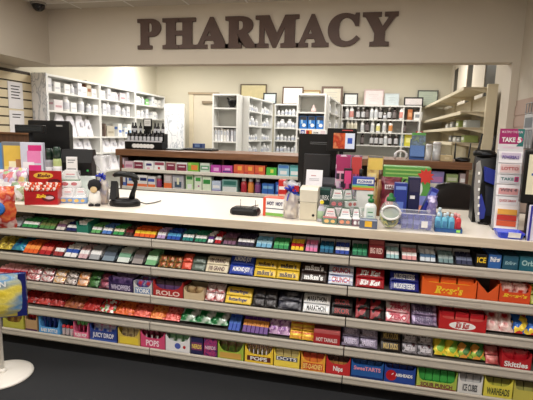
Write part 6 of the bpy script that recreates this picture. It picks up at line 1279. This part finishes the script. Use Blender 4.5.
for li, (z, row) in enumerate(((1.80, [(-0.4044, DK2), (-0.3286, WB), (-0.2531, WR), (-0.1447, DK), (-0.0617, DK), (0.0044, DK2), (0.0784, WB), (0.1489, WB), (0.2191, DK), (0.2938, SM), (0.365, DK), (0.4456, DK2), (0.5562, WR)]),
                               (1.585, [(-0.4128, WB), (-0.3034, CR), (-0.2397, CR), (-0.1763, CR), (-0.0617, WB), (0.0159, DK2), (0.1047, WB), (0.1962, WY), (0.2954, WB), (0.3973, WO), (0.6151, DK2)]),
                               (1.372, [(-0.0534, DK2), (0.103, DK), (0.1799, DK), (0.2581, DK), (0.3311, WB), (0.4005, DK), (0.5002, DK)]))):
    for xx, pr in row:
        bt(pr, xx, 5.23, z, NM[id(pr)], ['on top', 'on middle', 'on low'][li] + ' level of wide bookcase', 'from glove boxes', 'syrup bottles on the back wall', xx)
def bbox(y, a, c, z, h, m, pm, desc):
    b = MB(); b.box(-(c - a) / 2, (c - a) / 2, 0, .12, 0, h, m, .003); o = b.build('medicine_carton'); part('printed_label', o, lambda b: b.box(-(c - a) * .35, (c - a) * .35, -.001, 0, h * .3, h * .7, pm)); put(o, (a + c) / 2, y, z); tag(o, desc, 'carton')
bbox(5.2, 0.6539, 0.7296, 1.80, .17, M((190, 110, 60), .5), M((226, 160, 110)), 'orange-brown carton beside the syrup bottles on the top level')
bbox(5.2, 0.7548, 0.8848, 1.80, .13, WHITE, GREYC, 'white carton past the orange-brown carton on the top level')
bbox(5.22, 0.635, 0.793, 1.372, .2, M((226, 216, 60), .5), M((250, 246, 150)), 'yellow carton at the end of the low level of the back wall bookcase')
bbox(5.22, 0.5634, 0.627, 1.372, .17, M((160, 190, 206), .5), WHITE, 'slim pale blue carton beside the yellow carton')
bbox(5.2, 0.8144, 0.9082, 1.585, .035, M((200, 60, 60), .5), WHITE, 'small flat red carton on the middle level of the back wall bookcase')
# ================================================================== framed certificates
def frame(px, y, fc, paper, label, tilt=-.08, z=None, th=.022, mat=None, lines=True):
    x0, x1, z0, z1 = px; w = x1 - x0; zb = z if z is not None else z0; h = z1 - zb
    t = thing('certificate_frame', ((x0 + x1) / 2, y, zb)); t.rotation_euler = (tilt, 0, 0); tag(t, label, 'framed certificate', 'framed certificates above the back shelves')
    def fr(b):
        b.box(-w / 2, w / 2, 0, .02, 0, th, fc, .003); b.box(-w / 2, w / 2, 0, .02, h - th, h, fc, .003); b.box(-w / 2, -w / 2 + th, 0, .02, th, h - th, fc, .003); b.box(w / 2 - th, w / 2, 0, .02, th, h - th, fc, .003)
    part('frame', t, fr)
    def pp(b):
        b.box(-w / 2 + th, w / 2 - th, .008, .018, th, h - th, paper)
        if lines:
            for k in range(4): b.box(-w * (.24 - .05 * (k % 2)), w * (.24 - .05 * (k % 2)), .0075, .008, h * (.66 - .12 * k), h * (.675 - .12 * k), M((150, 156, 160), .6))
            b.lathe([(.012, 0), (.012, .001)], M((190, 170, 120), .5), c=(w * .24, .0072, h * .24), n=10)
    part('certificate', t, pp)
BF = M((96, 66, 46), .4); GF = M((176, 136, 76), .4); KF = M((36, 34, 36), .4); PF = M((214, 188, 186), .5); SF = M((190, 192, 194), .4)
frame((-2.2859, -1.7896, 2.109, 2.392), 5.45, M((92, 76, 50), .35), M((214, 200, 150), .15), 'wide brown frame with painted yellowish reflection hanging behind the mortar bookcase', 0, None, lines=False)  # yellowish reflection put into the colour of the sheet
frame((-1.8276, -1.5827, 2.024, 2.231), 5.34, KF, M((206, 222, 226), .25), 'small dark frame with pale blue certificate beside the wide brown frame', -.05, 2.031)
frame((-1.4882, -1.1134, 2.033, 2.343), 5.38, BF, M((240, 238, 232), .25), 'brown frame with bright white certificate above the stock bottles', -.05, 2.031)
frame((-1.1445, -0.8183, 2.032, 2.29), 5.43, GF, M((226, 214, 180), .3), 'gold frame half hidden behind the glove box bookcase', -.03, 2.0)
frame((-0.7924, -0.4258, 2.03, 2.349), 5.34, M((110, 84, 70), .4), M((214, 206, 186), .3), 'brown frame with beige certificate next to the gold frame', -.05, 2.031, th=.035)
frame((-0.4091, -0.1643, 2.039, 2.24), 5.38, KF, M((222, 228, 226), .25), 'small black frame with pale certificate above the dark syrup bottles', -.05, 2.031)
frame((-0.0659, 0.2642, 2.036, 2.309), 5.4, PF, M((240, 226, 226), .25), 'pink rimmed frame with white certificate in the middle of the row', -.05, 2.031)
frame((0.2723, 0.514, 2.036, 2.24), 5.34, SF, M((206, 220, 224), .25), 'thin silver frame with pale blue certificate beside the pink rimmed frame', -.05, 2.031, th=.012)
frame((0.5867, 0.894, 2.032, 2.177), 5.3, KF, M((230, 222, 222), .25), 'low wide black frame leaning in front of the grey-green frame', -.05, 2.031)
frame((0.8079, 1.1393, 2.043, 2.303), 5.42, M((84, 88, 80), .4), M((190, 204, 186), .25), 'grey-green frame partly behind the low wide black frame', -.05, 2.031, th=.02)
# ================================================================== beige gondola on the right wall
GB = M((222, 210, 180), .45, var=.02); GB2 = M((204, 192, 164), .5)
t = thing('wall_gondola', (1.2, 2.4, 0)); tag(t, 'beige steel wall gondola with nearly empty shelves facing the pharmacy', 'gondola shelving')
part('end_post', t, lambda b: b.box(-.046, .05, -.03, .02, 0, 2.06, GB, .003))
for yy in (.98, 2.0, 3.0): part('rear_post', t, lambda b: b.box(.02, .05, yy - .015, yy + .015, 0, 2.05, GB2))
part('back_panel', t, lambda b: (b.box(.04, .05, 0, 3.06, 0, 1.98, GB2),))
for i, (z, xf, y0) in enumerate(((2.035, -.262, 0), (1.795, -.272, 0), (1.635, -.284, 0), (1.478, -.33, 0), (1.2, -.36, 0), (.9, -.36, 0), (.2, -.38, 0))):
    L = 3.06 if i < 3 else 1.2
    if i >= 4: L = 3.06
    s_ = part('shelf', t, lambda b: (b.box(xf + .012, .04, 0.02, L, z - .012, z - .002, GB2),)); part('shelf_lip', s_, lambda b: b.box(xf, xf + .012, .02, L, z - .034, z, GB, .002))
    for yy in (.04, 1.0, 2.0): part('bracket', s_, lambda b: b.prism([(xf + .02, z - .013), (.035, z - .013), (.035, z - .07)], 'y', yy, yy + .006, GB))
GO = [('clear_tub', 0, 1.635), ]
q = random.Random(5)
for li, (z, n) in enumerate(((1.635, 4), (1.478, 4), (1.2, 6))):
    for i in range(n):
        yy = 2.62 + i * (.38 if li != 1 else .26) + q.uniform(0, .08); hh = q.uniform(.05, .09)
        m = [M((170, 174, 170), .4), M((150, 170, 90), .4), M((150, 152, 150), .4), M((206, 206, 200), .4), M((130, 132, 134), .4)][(i + li) % 5]
        dsc = ['pale grey', 'lime green', 'mid grey', 'white', 'dark grey'][(i + li) % 5]
        b = MB(); b.box(-.07, .07, -.08, .08, 0, hh, m, .006); o = b.build('storage_box'); part('front_label', o, lambda b: b.box(-.072, -.07, -.05, .05, hh * .3, hh * .7, WHITE)); put(o, 1.1, yy, z)
        reg(o, dsc + ' storage box', 'on ' + ['third', 'fourth', 'fifth'][li] + ' shelf of beige gondola', 'storage box', 'boxes on the beige gondola', yy, 'from the end post')
# ---- wire magazine rack on the right wall
t = thing('hanging_wire_rack', (1.26, 1.35, 1.45)); tag(t, 'grey wire magazine rack on the panelled wall above the beige screen', 'wire rack'); WR_ = M((150, 152, 156), .35, metal=.5)
part('wire_grid', t, lambda b: ([b.tube([(0, -.22 + .06 * k, 0), (0, -.22 + .06 * k, .36)], .004, WR_, 6) for k in range(8)], [b.tube([(0, -.22, .04 + .08 * k), (0, .2, .04 + .08 * k)], .004, WR_, 6) for k in range(5)]))
part('basket', t, lambda b: ([b.tube([(0, -.22 + .06 * k, 0), (-.07, -.22 + .06 * k, 0), (-.08, -.22 + .06 * k, .14)], .004, WR_, 6) for k in range(8)], b.tube([(-.08, -.22, .14), (-.08, .2, .14)], .005, WR_, 6)))
o = card(.2, .26, .01, M((190, 192, 196), .4), [(.1, .9, .6, .9, M((110, 116, 124))), (.1, .9, .1, .5, M((150, 154, 160)))], 'magazine', 'grey magazine standing in the wire rack', 'magazine', 1.225, 1.35, 1.456, rz=-PI / 2)
# ================================================================== light
def area(name, x, y, z, sx, sy, power, col=(1, .955, .9), rx=0, ry=0):
    l = bpy.data.lights.new(name, 'AREA'); l.shape = 'RECTANGLE'; l.size = sx; l.size_y = sy; l.energy = power; l.color = col
    o = bpy.data.objects.new(name, l); COL.objects.link(o); o.location = (x, y, z); o.rotation_euler = (rx, ry, 0); return o
K = 1.0
for x in (-2.4, -.4): area('ceiling_lamp', x, .45, 2.74, 1.2, .6, 22 * K)
for x in (-2.6, -.9, .7): area('ceiling_lamp', x, -1.7, 2.74, 1.2, .6, 40 * K)
for x, y, p in ((-2.6, 3.0, 34), (-.6, 2.9, 32), (.5, 4.3, 22), (-1.2, 4.5, 22), (-3.2, 4.4, 28)): area('ceiling_lamp', x, y, 2.74, 1.1, .5, p * K, (1, .965, .91))
wd = bpy.data.worlds.new('room_ambience'); S.world = wd; wd.use_nodes = True
wd.node_tree.nodes['Background'].inputs['Color'].default_value = (1, .95, .88, 1); wd.node_tree.nodes['Background'].inputs['Strength'].default_value = .12
S.view_settings.view_transform = 'Standard'; S.view_settings.look = 'None'; S.view_settings.exposure = 0
finish_labels()
